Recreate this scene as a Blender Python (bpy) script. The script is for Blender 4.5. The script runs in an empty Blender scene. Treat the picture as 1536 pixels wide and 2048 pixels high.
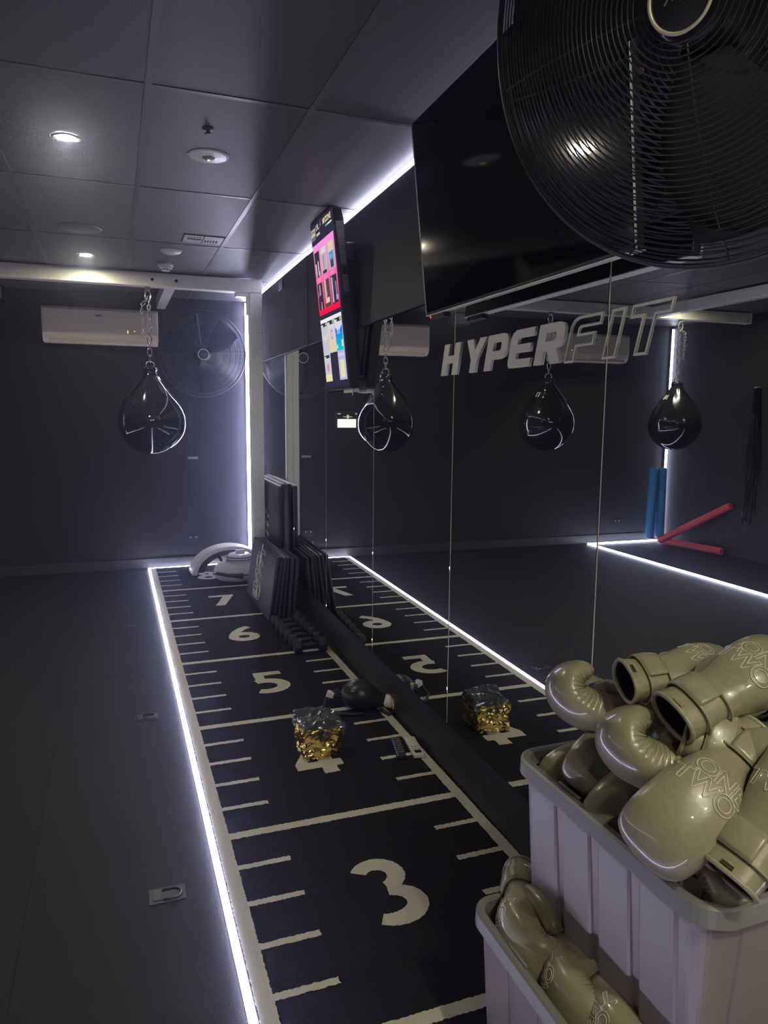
import bpy, bmesh, math, random
from math import pi, sin, cos, radians as R_
from mathutils import Vector as V, Matrix as M4, noise
from mathutils.bvhtree import BVHTree
random.seed(7)
S = bpy.context.scene
C = S.collection

# ------------------------------------------------------------------ camera, world, exposure
CR = V((0.93818094, -0.34603585, 0.0087011)); CU = V((0.0380243, 0.1280123, 0.99104339)); CF = V((0.34405039, 0.92944717, -0.13325647))
cd = bpy.data.cameras.new('camera'); cam = bpy.data.objects.new('camera', cd); C.objects.link(cam)
cd.sensor_fit = 'HORIZONTAL'; cd.sensor_width = 36; cd.lens = 1455.07/1536*36; cd.clip_start = 0.02
cam.matrix_world = M4(((CR.x, CU.x, -CF.x, -0.34692), (CR.y, CU.y, -CF.y, 1.4358), (CR.z, CU.z, -CF.z, 1.57939), (0, 0, 0, 1)))
S.camera = cam
w = bpy.data.worlds.new('world'); S.world = w; w.use_nodes = True
w.node_tree.nodes['Background'].inputs[0].default_value = (0.5, 0.55, 0.7, 1)
w.node_tree.nodes['Background'].inputs[1].default_value = 0.0
S.view_settings.view_transform = 'Standard'; S.view_settings.look = 'None'; S.view_settings.gamma = 1
S.view_settings.exposure = 0.0
LENS_GLOW, LENS_GLOW_G = 0.013, 0.90   # added scattering volume for lens bloom: density and forward scattering
LED_E = 37.0      # strength of the cool floor strips
LED_V, LED_T, LED_F = 92.0, 15.0, 22.0     # corner strip, strip under the ceiling, strips across the room
SPOT_E = 540.0    # strength of the ceiling downlights
LED_COL = (0.72, 0.71, 1.0); SPOT_COL = (1.0, 0.93, 0.70)

# scattering volume added to imitate lens bloom around the lights, not real haze
vs_ = w.node_tree.nodes.new('ShaderNodeVolumeScatter'); vs_.inputs['Color'].default_value = (.64, .68, 1, 1); vs_.inputs['Density'].default_value = LENS_GLOW; vs_.inputs['Anisotropy'].default_value = LENS_GLOW_G
w.node_tree.links.new(vs_.outputs[0], w.node_tree.nodes['World Output'].inputs['Volume'])

# ------------------------------------------------------------------ materials
def mat(name, col, rough=0.5, metal=0.0, bump=0.0, scale=40.0, vary=0.0, coat=0.0, emit=None, es=0.0, trans=0.0, spec=0.5, detail=3):
    m = bpy.data.materials.new(name); m.use_nodes = True
    nt = m.node_tree; b = nt.nodes['Principled BSDF']
    b.inputs['Base Color'].default_value = (*col, 1); b.inputs['Roughness'].default_value = rough
    b.inputs['Metallic'].default_value = metal; b.inputs['Coat Weight'].default_value = coat
    b.inputs['Specular IOR Level'].default_value = spec
    b.inputs['Transmission Weight'].default_value = trans
    if emit: b.inputs['Emission Color'].default_value = (*emit, 1); b.inputs['Emission Strength'].default_value = es
    if bump or vary:
        tc = nt.nodes.new('ShaderNodeTexCoord'); n = nt.nodes.new('ShaderNodeTexNoise')
        n.inputs['Scale'].default_value = scale; n.inputs['Detail'].default_value = detail
        nt.links.new(tc.outputs['Object'], n.inputs['Vector'])
        if bump:
            bp = nt.nodes.new('ShaderNodeBump'); bp.inputs['Strength'].default_value = bump; bp.inputs['Distance'].default_value = 0.01
            nt.links.new(n.outputs['Fac'], bp.inputs['Height']); nt.links.new(bp.outputs['Normal'], b.inputs['Normal'])
        if vary:
            cr = nt.nodes.new('ShaderNodeValToRGB'); cr.color_ramp.elements[0].position = 0.3; cr.color_ramp.elements[1].position = 0.7
            cr.color_ramp.elements[0].color = (*[c*(1-vary) for c in col], 1); cr.color_ramp.elements[1].color = (*[min(1, c*(1+vary)) for c in col], 1)
            nt.links.new(n.outputs['Fac'], cr.inputs['Fac']); nt.links.new(cr.outputs['Color'], b.inputs['Base Color'])
    return m
def emat(name, col, s):
    m = bpy.data.materials.new(name); m.use_nodes = True; nt = m.node_tree; nt.nodes.clear()
    e = nt.nodes.new('ShaderNodeEmission'); e.inputs[0].default_value = (*col, 1); e.inputs[1].default_value = s
    o = nt.nodes.new('ShaderNodeOutputMaterial'); nt.links.new(e.outputs[0], o.inputs[0]); return m

mt = dict(
    floor=mat('rubber_floor', (0.017, 0.017, 0.020), 0.62, bump=0.15, scale=220, vary=0.25, spec=0.22),
    wall=mat('black_paint', (0.019, 0.018, 0.021), 0.6, bump=0.06, scale=120, spec=0.3),
    ceil=mat('black_ceiling_tile', (0.066, 0.065, 0.068), 0.5, bump=0.2, scale=260, spec=0.4),
    bar=mat('ceiling_grid_bar', (0.07, 0.07, 0.075), 0.4, spec=0.4),
    skirt=mat('black_skirting', (0.022, 0.022, 0.024), 0.45, spec=0.4),
    skirtg=mat('grey_skirting', (0.035, 0.035, 0.038), 0.45, spec=0.4),
    fascia=mat('black_fascia', (0.030, 0.029, 0.036), 0.55, spec=0.35),
    mirror=mat('mirror_glass', (0.80, 0.84, 0.82), 0.0, 1.0),
    strip=mat('bright_joint', (0.80, 0.74, 0.52), 0.45, 0.3),
    turf=mat('black_turf', (0.020, 0.020, 0.026), 0.95, bump=0.8, scale=400, vary=0.5, spec=0.1),
    white=mat('white_turf', (0.80, 0.76, 0.66), 0.95, bump=0.8, scale=400, vary=0.12, spec=0.1),
    led=emat('led_strip_light', LED_COL, LED_E),
    ledv=emat('corner_strip_light', LED_COL, LED_V), ledt=emat('ceiling_strip_light', LED_COL, LED_T), ledf=emat('far_strip_light', LED_COL, LED_F),
    spot=emat('downlight_lens', SPOT_COL, SPOT_E*1.75), spotn=emat('near_downlight_lens', SPOT_COL, SPOT_E*3.1),
    alu=mat('brushed_aluminium', (0.80, 0.78, 0.70), 0.42, 0.45, bump=0.05, scale=60, vary=0.08),
    chrome=mat('zinc_chain', (0.65, 0.64, 0.60), 0.22, 1.0),
    dark=mat('dark_hole', (0.01, 0.01, 0.01), 0.8),
    vinyl=mat('glossy_black_vinyl', (0.012, 0.012, 0.013), 0.10, coat=0.5, bump=0.05, scale=6, spec=0.6),
    blackp=mat('black_plastic', (0.022, 0.022, 0.025), 0.35, bump=0.03, scale=200),
    blackm=mat('matt_black', (0.016, 0.016, 0.018), 0.6),
    blackg=mat('black_gloss_screen', (0.004, 0.004, 0.006), 0.07, spec=0.55),
    wire=mat('black_fan_wire', (0.06, 0.06, 0.062), 0.32, 0.4),
    blade=mat('dark_fan_blade', (0.014, 0.020, 0.018), 0.65, spec=0.2),
    whitep=mat('white_plastic', (0.72, 0.70, 0.66), 0.35),
    acwhite=mat('air_conditioner_casing', (0.88, 0.77, 0.64), 0.3),
    dim=mat('grey_plastic', (0.25, 0.25, 0.26), 0.4),
    glove=mat('olive_grey_leather', (0.285, 0.262, 0.168), 0.30, bump=0.05, scale=90, vary=0.05, coat=0.5, detail=6),
    gtrim=mat('olive_grey_piping', (0.31, 0.285, 0.185), 0.38),
    lining=mat('black_lining', (0.008, 0.008, 0.008), 0.8),
    gold=mat('gold_tag', (0.75, 0.58, 0.28), 0.25, 1.0),
    logo=mat('white_print', (0.78, 0.75, 0.66), 0.5),
    tub=mat('grey_tub_plastic', (0.245, 0.200, 0.20), 0.36, bump=0.04, scale=30),
    rim=mat('grey_tub_rim_plastic', (0.20, 0.20, 0.185), 0.38, bump=0.03, scale=60),
    foil=mat('gold_foil', (1.0, 0.74, 0.24), 0.22, 1.0), anchor=mat('anchor_steel', (0.06, 0.06, 0.065), 0.4),
    film=mat('silver_grey_film', (0.12, 0.125, 0.13), 0.14, 0.6, coat=0.5),
    pad=mat('black_pad_vinyl', (0.028, 0.028, 0.036), 0.45, bump=0.05, scale=120),
    blue=mat('blue_foam', (0.03, 0.17, 0.42), 0.6), red=mat('red_foam', (0.50, 0.05, 0.07), 0.6),
    cream=mat('white_leather', (0.72, 0.68, 0.62), 0.35, bump=0.05, scale=60),
    letter=mat('white_acrylic_letter', (0.68, 0.66, 0.58), 0.4),
)

# ------------------------------------------------------------------ helpers
def bx(bm, lo, hi, mi=0, rot=None, piv=None):
    vs = [bm.verts.new((lo[0] if i & 1 == 0 else hi[0], lo[1] if i & 2 == 0 else hi[1], lo[2] if i & 4 == 0 else hi[2])) for i in range(8)]
    for f in ((0, 2, 3, 1), (4, 5, 7, 6), (0, 1, 5, 4), (2, 6, 7, 3), (0, 4, 6, 2), (1, 3, 7, 5)):
        fc = bm.faces.new([vs[i] for i in f]); fc.material_index = mi
    if rot is not None:
        bmesh.ops.rotate(bm, verts=vs, cent=piv or (0, 0, 0), matrix=rot)
    return vs
def tube(bm, pts, r, seg=8, closed=False, mi=0, caps=True):
    pts = [V(p) for p in pts]; n = len(pts); rings = []; up = None
    rr = r if hasattr(r, '__len__') else [r]*n
    for i, p in enumerate(pts):
        a = pts[(i-1) % n] if (closed or i > 0) else pts[i]; b = pts[(i+1) % n] if (closed or i < n-1) else pts[i]
        t = (b-a).normalized()
        if up is None:
            up = V((0, 0, 1)) if abs(t.z) < 0.9 else V((1, 0, 0))
        x = t.cross(up); x.normalize(); y = x.cross(t); up = y
        rings.append([bm.verts.new(p + rr[i]*(cos(2*pi*k/seg)*x + sin(2*pi*k/seg)*y)) for k in range(seg)])
    for i in range(n if closed else n-1):
        A, B = rings[i], rings[(i+1) % n]
        for k in range(seg):
            f = bm.faces.new((A[k], A[(k+1) % seg], B[(k+1) % seg], B[k])); f.smooth = True; f.material_index = mi
    if caps and not closed:
        bm.faces.new(rings[0][::-1]).material_index = mi; bm.faces.new(rings[-1]).material_index = mi
def ring(bm, r, wr, z=0, n=64, seg=5, c=(0, 0)):
    tube(bm, [(c[0]+r*cos(2*pi*i/n), c[1]+r*sin(2*pi*i/n), z) for i in range(n)], wr, seg, True)
def lathe(bm, prof, n=32, mi=0, axis='z', cap=True):
    rings = []
    for r, z in prof:
        rings.append([bm.verts.new((r*cos(2*pi*k/n), r*sin(2*pi*k/n), z)) for k in range(n)])
    for a, b in zip(rings, rings[1:]):
        for k in range(n):
            f = bm.faces.new((a[k], a[(k+1) % n], b[(k+1) % n], b[k])); f.smooth = True; f.material_index = mi
    if cap:
        bm.faces.new(rings[0][::-1]).material_index = mi; bm.faces.new(rings[-1]).material_index = mi
    return rings
def obj(name, bm, m, parent=None, bevel=0.0, smooth=False, seg=2, loc=None):
    me = bpy.data.meshes.new(name)
    bmesh.ops.recalc_face_normals(bm, faces=bm.faces[:])
    bm.to_mesh(me); bm.free()
    for x in (m if isinstance(m, (list, tuple)) else [m]): me.materials.append(x)
    if smooth:
        for p in me.polygons: p.use_smooth = True
    o = bpy.data.objects.new(name, me); C.objects.link(o)
    if parent: o.parent = parent
    if loc: o.location = loc
    if bevel:
        b = o.modifiers.new('bevel', 'BEVEL'); b.width = bevel; b.segments = seg; b.limit_method = 'ANGLE'; b.angle_limit = 0.6
    return o
def tag(o, label=None, cat=None, group=None, kind=None):
    if label: o['label'] = label
    if cat: o['category'] = cat
    if group: o['group'] = group
    if kind: o['kind'] = kind
    return o
def thing(name, label, cat, loc=(0, 0, 0), rz=0, group=None):
    o = bpy.data.objects.new(name, None); C.objects.link(o); o.empty_display_size = 0.05
    o.location = loc; o.rotation_euler = (0, 0, rz); return tag(o, label, cat, group)
def struct(name, bm, m, parent=None, **k):
    o = obj(name, bm, m, parent, **k); o['kind'] = 'structure'; return o
def copy_tree(o, parent=None, label=None):
    c = o.copy(); C.objects.link(c); c.parent = parent
    if label: c['label'] = label
    for ch in o.children: copy_tree(ch, c)
    return c
def frame(X, Z, loc):
    X = V(X).normalized(); Z = V(Z); Z = (Z - X*Z.dot(X)).normalized(); Y = Z.cross(X)
    return M4(((X.x, Y.x, Z.x, loc[0]), (X.y, Y.y, Z.y, loc[1]), (X.z, Y.z, Z.z, loc[2]), (0, 0, 0, 1)))
def text_mesh(body, size, outline=0.0, extrude=0.0, offset=0.0, spacing=1.0, shear=0.0, res=4):
    cu = bpy.data.curves.new('t', 'FONT'); cu.body = body; cu.size = size; cu.align_x = 'CENTER'; cu.align_y = 'CENTER'
    cu.resolution_u = res; cu.space_character = spacing; cu.offset = offset; cu.shear = shear
    if outline: cu.fill_mode = 'NONE'; cu.bevel_depth = outline; cu.bevel_resolution = 0
    else: cu.extrude = extrude
    o = bpy.data.objects.new('t', cu); C.objects.link(o)
    dg = bpy.context.evaluated_depsgraph_get(); me = bpy.data.meshes.new_from_object(o.evaluated_get(dg))
    bpy.data.objects.remove(o); return me
def text_obj(name, body, size, m, parent, mtx, **k):
    me = text_mesh(body, size, **k); me.materials.clear(); me.materials.append(m)
    o = bpy.data.objects.new(name, me); C.objects.link(o); o.parent = parent; o.matrix_local = mtx; return o

# the right-hand wall runs a hair off square: everything on it lives in this frame
WA = -0.0127; WL = (0.8785, 0, 0)
def wallthing(name, label, cat, y=0.0, group=None):
    return thing(name, label, cat, (WL[0]+0.0127*y, y, 0), WA, group)

# ------------------------------------------------------------------ the room
XL, YB, YF, H = -4.3, 9.1, -2.4, 2.70
bm = bmesh.new()
for i in range(-8, 3):                                  # rubber floor tiles with fine joints, two metres long
    for j in range(-2, 6):
        x0, x1, y0, y1 = i*0.6-0.07-0.598, i*0.6-0.07, j*1.98-0.9, j*1.98+1.98-0.9-0.002
        x0, x1 = max(x0, XL-0.05), min(x1, 1.1); y0, y1 = max(y0, YF-.05), min(y1, YB+.05)
        if x1 > x0 and y1 > y0: bx(bm, (x0, y0, -0.02), (x1, y1, 0))
bx(bm, (XL-.05, YF-.05, -0.05), (1.1, YB+.05, -0.002))
struct('floor', bm, mt['floor'])
bm = bmesh.new(); bx(bm, (XL-.05, YB, 0), (1.1, YB+.1, H)); struct('wall_back', bm, mt['wall'])
bm = bmesh.new(); bx(bm, (XL-.1, YF, 0), (XL, YB, H)); struct('wall_left', bm, mt['wall'])
bm = bmesh.new(); bx(bm, (XL-.05, YF-.1, 0), (1.1, YF, H)); struct('wall_front', bm, mt['wall'])
bm = bmesh.new(); bx(bm, (0.06, YF, 0), (0.16, YB, H)); o = struct('wall_right', bm, mt['wall']); o.location = WL; o.rotation_euler = (0, 0, WA)
bm = bmesh.new(); bx(bm, (0.045, YF, 0), (0.0598, YB-.02, 0.30)); o = struct('baseboard_right', bm, mt['skirt'], bevel=.003); o.location = WL; o.rotation_euler = (0, 0, WA)
bm = bmesh.new(); bx(bm, (XL, YB-.018, 0), (1.0, YB-.0002, 0.10)); struct('baseboard_back', bm, mt['skirtg'], bevel=.004)
# suspended ceiling: tiles and the bars between them
bm = bmesh.new(); bx(bm, (XL-.05, YF-.05, H), (1.1, YB+.05, H+.05))
x = -0.19 - 0.58*8
while x < 1.0:
    if x > XL: bx(bm, (x-.012, YF, H-.003), (x+.012, YB, H+.001), 1)
    x += 0.58
y = 4.24 - 1.22*5
while y < YB:
    if y > YF: bx(bm, (XL, y-.011, H-.0026), (1.05, y+.011, H+.001), 1)
    y += 1.22
struct('ceiling', bm, [mt['ceil'], mt['bar']])
# fascia boards above the mirror
for k, (y0, y1, fx) in enumerate(((6.50, 9.05, -0.014), (4.10, 6.497, -0.010), (1.7, 4.097, -0.010), (-0.7, 1.697, -0.010))):
    bm = bmesh.new(); bx(bm, (fx, y0, 2.052), (0.0598, y1, 2.66)); o = struct('trim_%d' % (k+1), bm, mt['fascia'], bevel=.002); o.location = WL; o.rotation_euler = (0, 0, WA)

# mirror panels
seams = [9.04, 8.04, 7.05, 6.062, 5.09, 4.10, 3.12, 2.135, 1.15]
wordsM = {0: 'far end, behind the steel-grey post', 1: 'one with the tall mats standing against it', 2: 'one behind the leaning black pads', 3: 'one below the portrait screen, its upper edge cut lower',
          4: 'one between the portrait screen and the television', 5: 'one carrying the solid white letters', 6: 'one carrying the outlined letters', 7: 'one behind the glove tubs and fan'}
for k in range(8):
    y1, y0 = seams[k]-.003, seams[k+1]+.003
    t = wallthing('mirror_panel', 'tall wall mirror panel, the ' + wordsM[k], 'mirror', 0, 'mirror panels on the long wall')
    top = 1.715 if k == 3 else 2.048
    bm = bmesh.new(); bx(bm, (0.006, y0, 0.285), (0.0448, y1, top-.004)); obj('backing_board', bm, mt['blackm'], t)
    bm = bmesh.new(); bx(bm, (0.0, y0, 0.28), (0.0058, y1, top)); obj('mirror_glass', bm, mt['mirror'], t, bevel=.0012, seg=1)
    if k == 3:
        bm = bmesh.new(); bx(bm, (0.0, y0, 1.72), (0.0058, y1, 2.048)); obj('upper_mirror_glass', bm, mt['mirror'], t, bevel=.0012, seg=1)
        bm = bmesh.new(); bx(bm, (0.006, y0, 1.722), (0.0448, y1, 2.046)); obj('backing_board', bm, mt['blackm'], t)
    bm = bmesh.new(); bx(bm, (0.001, y0-.0052, 0.285), (0.0035, y0-.0008, top))
    obj('joint_strip', bm, mt['strip'], t)

# ------------------------------------------------------------------ sprint track (artificial turf) with its printed ruler
Z1 = 0.0135
def fuzz_poly(bm, poly, z, amp=0.0022, step=0.007):
    out = []
    n = len(poly)
    for i in range(n):
        a, b = V(poly[i]), V(poly[(i+1) % n]); L = (b-a).length; k = max(1, int(L/step))
        if L < 1e-6: continue
        nrm = V((-(b-a).y, (b-a).x)).normalized()
        for j in range(k):
            p = a.lerp(b, j/k) + nrm*random.uniform(-amp, amp)
            out.append(bm.verts.new((p.x, p.y, z)))
    f = bm.faces.new(out); f.material_index = 1
def rect(x0, y0, x1, y1): return [(x0, y0), (x1, y0), (x1, y1), (x0, y1)]
def stroke(bm, pts, wd, z, ang=None):
    pts = [V(p) for p in pts]; n = len(pts); L = []; Rr = []
    ws = wd if hasattr(wd, '__len__') else [wd]*n
    for i, p in enumerate(pts):
        a = pts[max(i-1, 0)]; b = pts[min(i+1, n-1)]; t = (b-a).normalized(); nn = V((-t.y, t.x))
        j = random.uniform(-.0016, .0016)
        L.append(bm.verts.new((*(p+nn*(ws[i]/2+j)), z))); Rr.append(bm.verts.new((*(p-nn*(ws[i]/2+j)), z)))
    for i in range(n-1):
        f = bm.faces.new((L[i], L[i+1], Rr[i+1], Rr[i])); f.material_index = 1
def arc(cx, cy, rx, ry, a0, a1, n=40): return [(cx+rx*cos(R_(a0+(a1-a0)*i/n)), cy+ry*sin(R_(a0+(a1-a0)*i/n))) for i in range(n+1)]
def lerpw(a, b, n): return [a+(b-a)*i/n for i in range(n+1)]
def numeral(bm, k, x0, y0, z):        # glyph cell 0.20 wide, 0.34 tall
    def T(pts): return [(x0+.20*a, y0+.34*b) for a, b in pts]
    def st(pts, wd): stroke(bm, T(pts), wd, z)
    def tap(n, a, b): return [a+(b-a)*sin(pi*i/n) for i in range(n+1)]
    if k == 3:
        st(arc(.40, .735, .33, .185, 152, -80), tap(40, .052, .066)); z += .00015
        st(arc(.38, .285, .44, .205, 82, -126), tap(40, .050, .072))
    elif k == 4:
        fuzz_poly(bm, T([(0, .34), (.60, 1), (.86, 1), (.86, .88), (.30, .36), (.30, .17), (0, .17)]), z)
        fuzz_poly(bm, T([(.2, .17), (1.06, .17), (1.06, .35), (.2, .35)]), z+.00015)
        fuzz_poly(bm, T([(.54, 0), (.88, 0), (.88, .93), (.54, .93)]), z+.0003)
    elif k == 5:
        fuzz_poly(bm, T([(.12, .83), (.94, .83), (.94, 1), (.12, 1)]), z)
        fuzz_poly(bm, T([(.12, .47), (.40, .55), (.40, .9), (.12, .9)]), z+.00015)
        st(arc(.34, .33, .50, .245, 118, -122), tap(40, .058, .074))
    elif k == 6:
        st(arc(.52, .29, .37, .20, 0, 360, 64), .070)
        z += .00015; st([(.84, .96), (.58, .85), (.36, .68), (.21, .48), (.15, .30)], [.062, .064, .066, .068, .068])
    elif k == 7:
        fuzz_poly(bm, T([(0, .84), (1.04, .84), (1.04, 1), (0, 1)]), z)
        fuzz_poly(bm, T([(.10, 0), (.50, 0), (1.04, .92), (.64, .92)]), z+.00015)
    elif k == 8:
        st(arc(.48, .74, .26, .15, 0, 360, 50), .060); z += .00015
        st(arc(.48, .27, .36, .19, 0, 360, 60), .068)
    elif k == 2:
        st(arc(.46, .70, .36, .20, 155, -40), .066); z += .00015
        st([(.76, .56), (.5, .32), (.12, .07)], .070); fuzz_poly(bm, T([(.0, 0), (1, 0), (1, .16), (.0, .16)]), z+.00015)
    elif k == 1: fuzz_poly(bm, T([(.36, 0), (.68, 0), (.68, 1), (.36, 1)]), z)
bm = bmesh.new(); bx(bm, (-0.052, 1.0, 0.0004), (0.9665, 9.018, 0.0115))
zz = Z1-.0008
fuzz_poly(bm, rect(-0.050, 1.0, 0.0, 9.015), zz, .0016)
fuzz_poly(bm, rect(0.921, 1.0, 0.966, 9.015), zz, .0016)
for k in range(2, 9): fuzz_poly(bm, rect(-.01, k-.021, .93, k+.021), zz+.0002)
for k in range(1, 9):
    for j in range(1, 5):
        y = k+.2*j
        fuzz_poly(bm, rect(-.01, y-.013, .186, y+.013), zz+.0002); fuzz_poly(bm, rect(.746, y-.013, .93, y+.013), zz+.0002)
    numeral(bm, k, .360, k+.350, zz+.0002)
tag(obj('sprint_track', bm, [mt['turf'], mt['white']]), 'black artificial turf lane with white ruler lines and numerals, running along the mirror wall', 'turf track')

# ------------------------------------------------------------------ LED strips
def led(pts_boxes, label, name='led_strip', em='led'):
    t = thing(name, label, 'led light')
    for kind, lo, hi in pts_boxes:
        bm = bmesh.new(); bx(bm, lo, hi)
        obj('diffuser' if kind else 'channel', bm, mt[em] if kind else mt['alu'], t)
    return t
led([(1, (-.074, .9, .003), (-.055, 9.035, .0145)), (0, (-.0765, .9, .0002), (-.0545, 9.037, .003))], 'bright white light strip set in the floor along the left edge of the turf lane')
led([(1, (-.054, 9.020, .003), (.985, 9.036, .0145)), (0, (-.054, 9.0195, .0002), (.985, 9.0365, .003))], 'short bright light strip on the floor across the far end of the turf lane')
led([(1, (.948, 9.045, .15), (.978, 9.063, 2.68)), (0, (.946, 9.063, .15), (.980, 9.068, 2.68))], 'vertical bright light strip in the corner just behind the metal post', em='ledv')
led([(1, (-3.13, .9, .003), (-3.11, 8.985, .021)), (0, (-3.133, .9, .0002), (-3.107, 8.99, .003))], 'long floor light strip on the far side of the room, seen only in the mirror', em='ledf')
led([(1, (-4.29, 8.965, .003), (-3.132, 8.983, .021)), (0, (-4.29, 8.963, .0002), (-3.132, 8.985, .003))], 'floor light strip along the back wall near the foam tubes, seen in the mirror', em='ledf')
led([(1, (-4.285, 9.045, .03), (-4.265, 9.063, 2.66)), (0, (-4.287, 9.063, .03), (-4.263, 9.068, 2.66))], 'vertical light strip in the far left corner behind the blue foam tubes', em='ledf')
t = wallthing('led_strip', 'bright light strip running along the top of the mirror wall under the ceiling', 'led light')
bm = bmesh.new(); bx(bm, (-.012, -.6, 2.672), (.004, 9.03, 2.686)); obj('diffuser', bm, mt['ledt'], t)
bm = bmesh.new(); bx(bm, (-.002, -.6, 2.6605), (.0055, 9.03, 2.6765)); bx(bm, (.0045, -.6, 2.6605), (.0585, 9.03, 2.697)); obj('channel', bm, mt['alu'], t)

# ------------------------------------------------------------------ ceiling fittings
def downlight(x, y, label, em='spot'):
    t = thing('downlight', label, 'downlight', (x, y, H), 0, 'recessed round downlights')
    bm = bmesh.new(); lathe(bm, [(.048, -.0005), (.060, -.0035), (.058, -.006), (.039, -.0065), (.038, -.003)], 32, cap=False); obj('trim_ring', bm, mt['bar'], t)
    bm = bmesh.new(); lathe(bm, [(.0001, -.0045), (.037, -.0045), (.037, -.002), (.0001, -.002)], 24); obj('lens', bm, mt[em], t)
downlight(-.485, 4.87, 'large bright round downlight in the near part of the ceiling')
downlight(-.49, 7.30, 'smaller looking bright downlight just in front of the metal beam')
downlight(-3.10, 7.50, 'downlight near the left end of the beam, seen in the mirror above the outlined letters')
downlight(-3.10, 4.87, 'downlight over the far half of the room, outside the direct view')
downlight(-.49, -.10, 'downlight behind the camera')
for q_ in range(2): downlight(.42, .95-q_*.8, ['nearer', 'farther'][q_] + ' of two downlights behind the camera close to the mirror wall', 'spotn')
downlight(-3.10, 2.40, 'downlight over the far side of the room level with the camera')
t = thing('emergency_light', 'round white recessed emergency light with a green indicator', 'emergency light', (.09, 4.88, H))
bm = bmesh.new(); lathe(bm, [(.0001, -.008), (.036, -.009), (.044, -.006), (.075, -.007), (.088, -.004), (.090, -.0003)], 40); obj('bezel', bm, mt['whitep'], t)
bm = bmesh.new(); lathe(bm, [(.0001, -.019), (.018, -.016), (.028, -.009), (.028, -.0075)], 24); obj('lamp_lens', bm, mt['dim'], t)
bm = bmesh.new(); lathe(bm, [(.0001, -.0225), (.005, -.021), (.005, -.0165)], 12); obj('green_indicator', bm, emat('green_led', (.35, 1, .1), 4), t)
bm = bmesh.new(); bx(bm, (-.094, -.008, -.004), (-.080, .008, -.0005)); obj('clip', bm, mt['whitep'], t)
t = thing('sprinkler_head', 'small dark fire sprinkler poking through the near ceiling tile', 'sprinkler', (.05, 4.56, H))
bm = bmesh.new(); lathe(bm, [(.022, -.0005), (.024, -.003), (.009, -.006), (.006, -.018), (.014, -.020), (.014, -.022), (.0001, -.022)], 16); obj('nozzle', bm, mt['bar'], t)
bm = bmesh.new(); lathe(bm, [(.0001, -.014), (.062, -.014), (.060, -.010), (.050, -.002), (.0001, -.001)], 40)
# flush dark speaker plate
t = thing('ceiling_speaker', 'round black flush plate in the ceiling beside the far downlight', 'speaker', (-.50, 6.47, H))
bm2 = bmesh.new(); lathe(bm2, [(.0001, -.006), (.118, -.006), (.130, -.003), (.131, -.0003)], 48); obj('grille', bm2, mt['bar'], t)
bm.free()
t = thing('occupancy_sensor', 'flat white round dome on the ceiling, nearer than the smoke detector', 'sensor', (.075, 6.90, H))
bm = bmesh.new(); lathe(bm, [(.0001, -.030), (.035, -.027), (.06, -.018), (.072, -.006), (.074, -.0003)], 36); obj('dome', bm, mt['whitep'], t)
t = thing('smoke_detector', 'white smoke detector hanging from the ceiling just before the beam', 'smoke detector', (.07, 7.40, H))
bm = bmesh.new(); lathe(bm, [(.058, -.0003), (.058, -.018), (.052, -.022)], 32); lathe(bm, [(.0001, -.024), (.052, -.024), (.052, -.021), (.0001, -.0205)], 32); obj('mounting_base', bm, mt['whitep'], t)
bm = bmesh.new(); lathe(bm, [(.045, -.0245), (.047, -.036), (.034, -.040), (.032, -.052), (.022, -.056), (.0001, -.056)], 32)
obj('sensing_chamber', bm, mt['whitep'], t)
bm = bmesh.new()
for k in range(10):
    a = 2*pi*k/10; bx(bm, (.0328, -.004, -.050), (.0355, .004, -.0415), rot=M4.Rotation(a, 3, 'Z'), piv=(0, 0, 0))
obj('slots', bm, mt['dark'], t)
t = thing('ceiling_vent', 'white rectangular plate with printed marks and slots, set beside a ceiling bar', 'ceiling vent', (.245, 6.48, H))
bm = bmesh.new(); bx(bm, (-.132, -.112, -.003), (.132, .112, -.0005)); obj('frame', bm, mt['dark'], t)
bm = bmesh.new(); bx(bm, (-.122, -.100, -.006), (-.004, .100, -.0035)); bx(bm, (.002, -.100, -.006), (.124, .100, -.0035)); obj('plate', bm, mt['whitep'], t, bevel=.001)
bm = bmesh.new(); bx(bm, (-.10, -.02, -.0068), (-.01, .01, -.0055))
for k in range(5): bx(bm, (-.10+.018*k, -.065, -.0068), (-.088+.018*k, -.045, -.0055)); bx(bm, (.012+.018*k, .0, -.0068), (.022+.018*k, .06, -.0055))
obj('slots', bm, mt['dark'], t)

# ------------------------------------------------------------------ aluminium boxing rig
t = thing('boxing_rig', 'square metal beam frame with a post by the mirror, bags hanging from it', 'rig', (0, 0, 0))
bz0, bz1 = 2.583, 2.690
def beam(name, lo, hi):
    bm = bmesh.new(); bx(bm, lo, hi); return obj(name, bm, mt['alu'], t, bevel=.004)
b1 = beam('cross_beam', (-4.19, 7.750, bz0), (.874, 7.85, bz1))
po = beam('post', (.768, 7.752, 0.0135), (.874, 7.85, bz0-.0005))
bm = bmesh.new(); bx(bm, (.8745, 7.778, .01), (.8755, 7.783, 2.56)); bx(bm, (.8745, 7.800, .01), (.8755, 7.803, 2.56)); obj('slot_groove', bm, mt['bar'], po)
beam('rear_beam', (.085, 7.8505, bz0+.002), (.172, 9.0995, bz1-.01)); beam('side_beam', (-2.99, 2.0, bz0+.002), (-2.89, 7.7495, bz1-.005))
bm = bmesh.new(); bx(bm, (-4.199, 7.748, bz0-.003), (-4.1905, 7.852, bz1+.003)); obj('end_cap', bm, mt['whitep'], t, bevel=.002)
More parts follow.
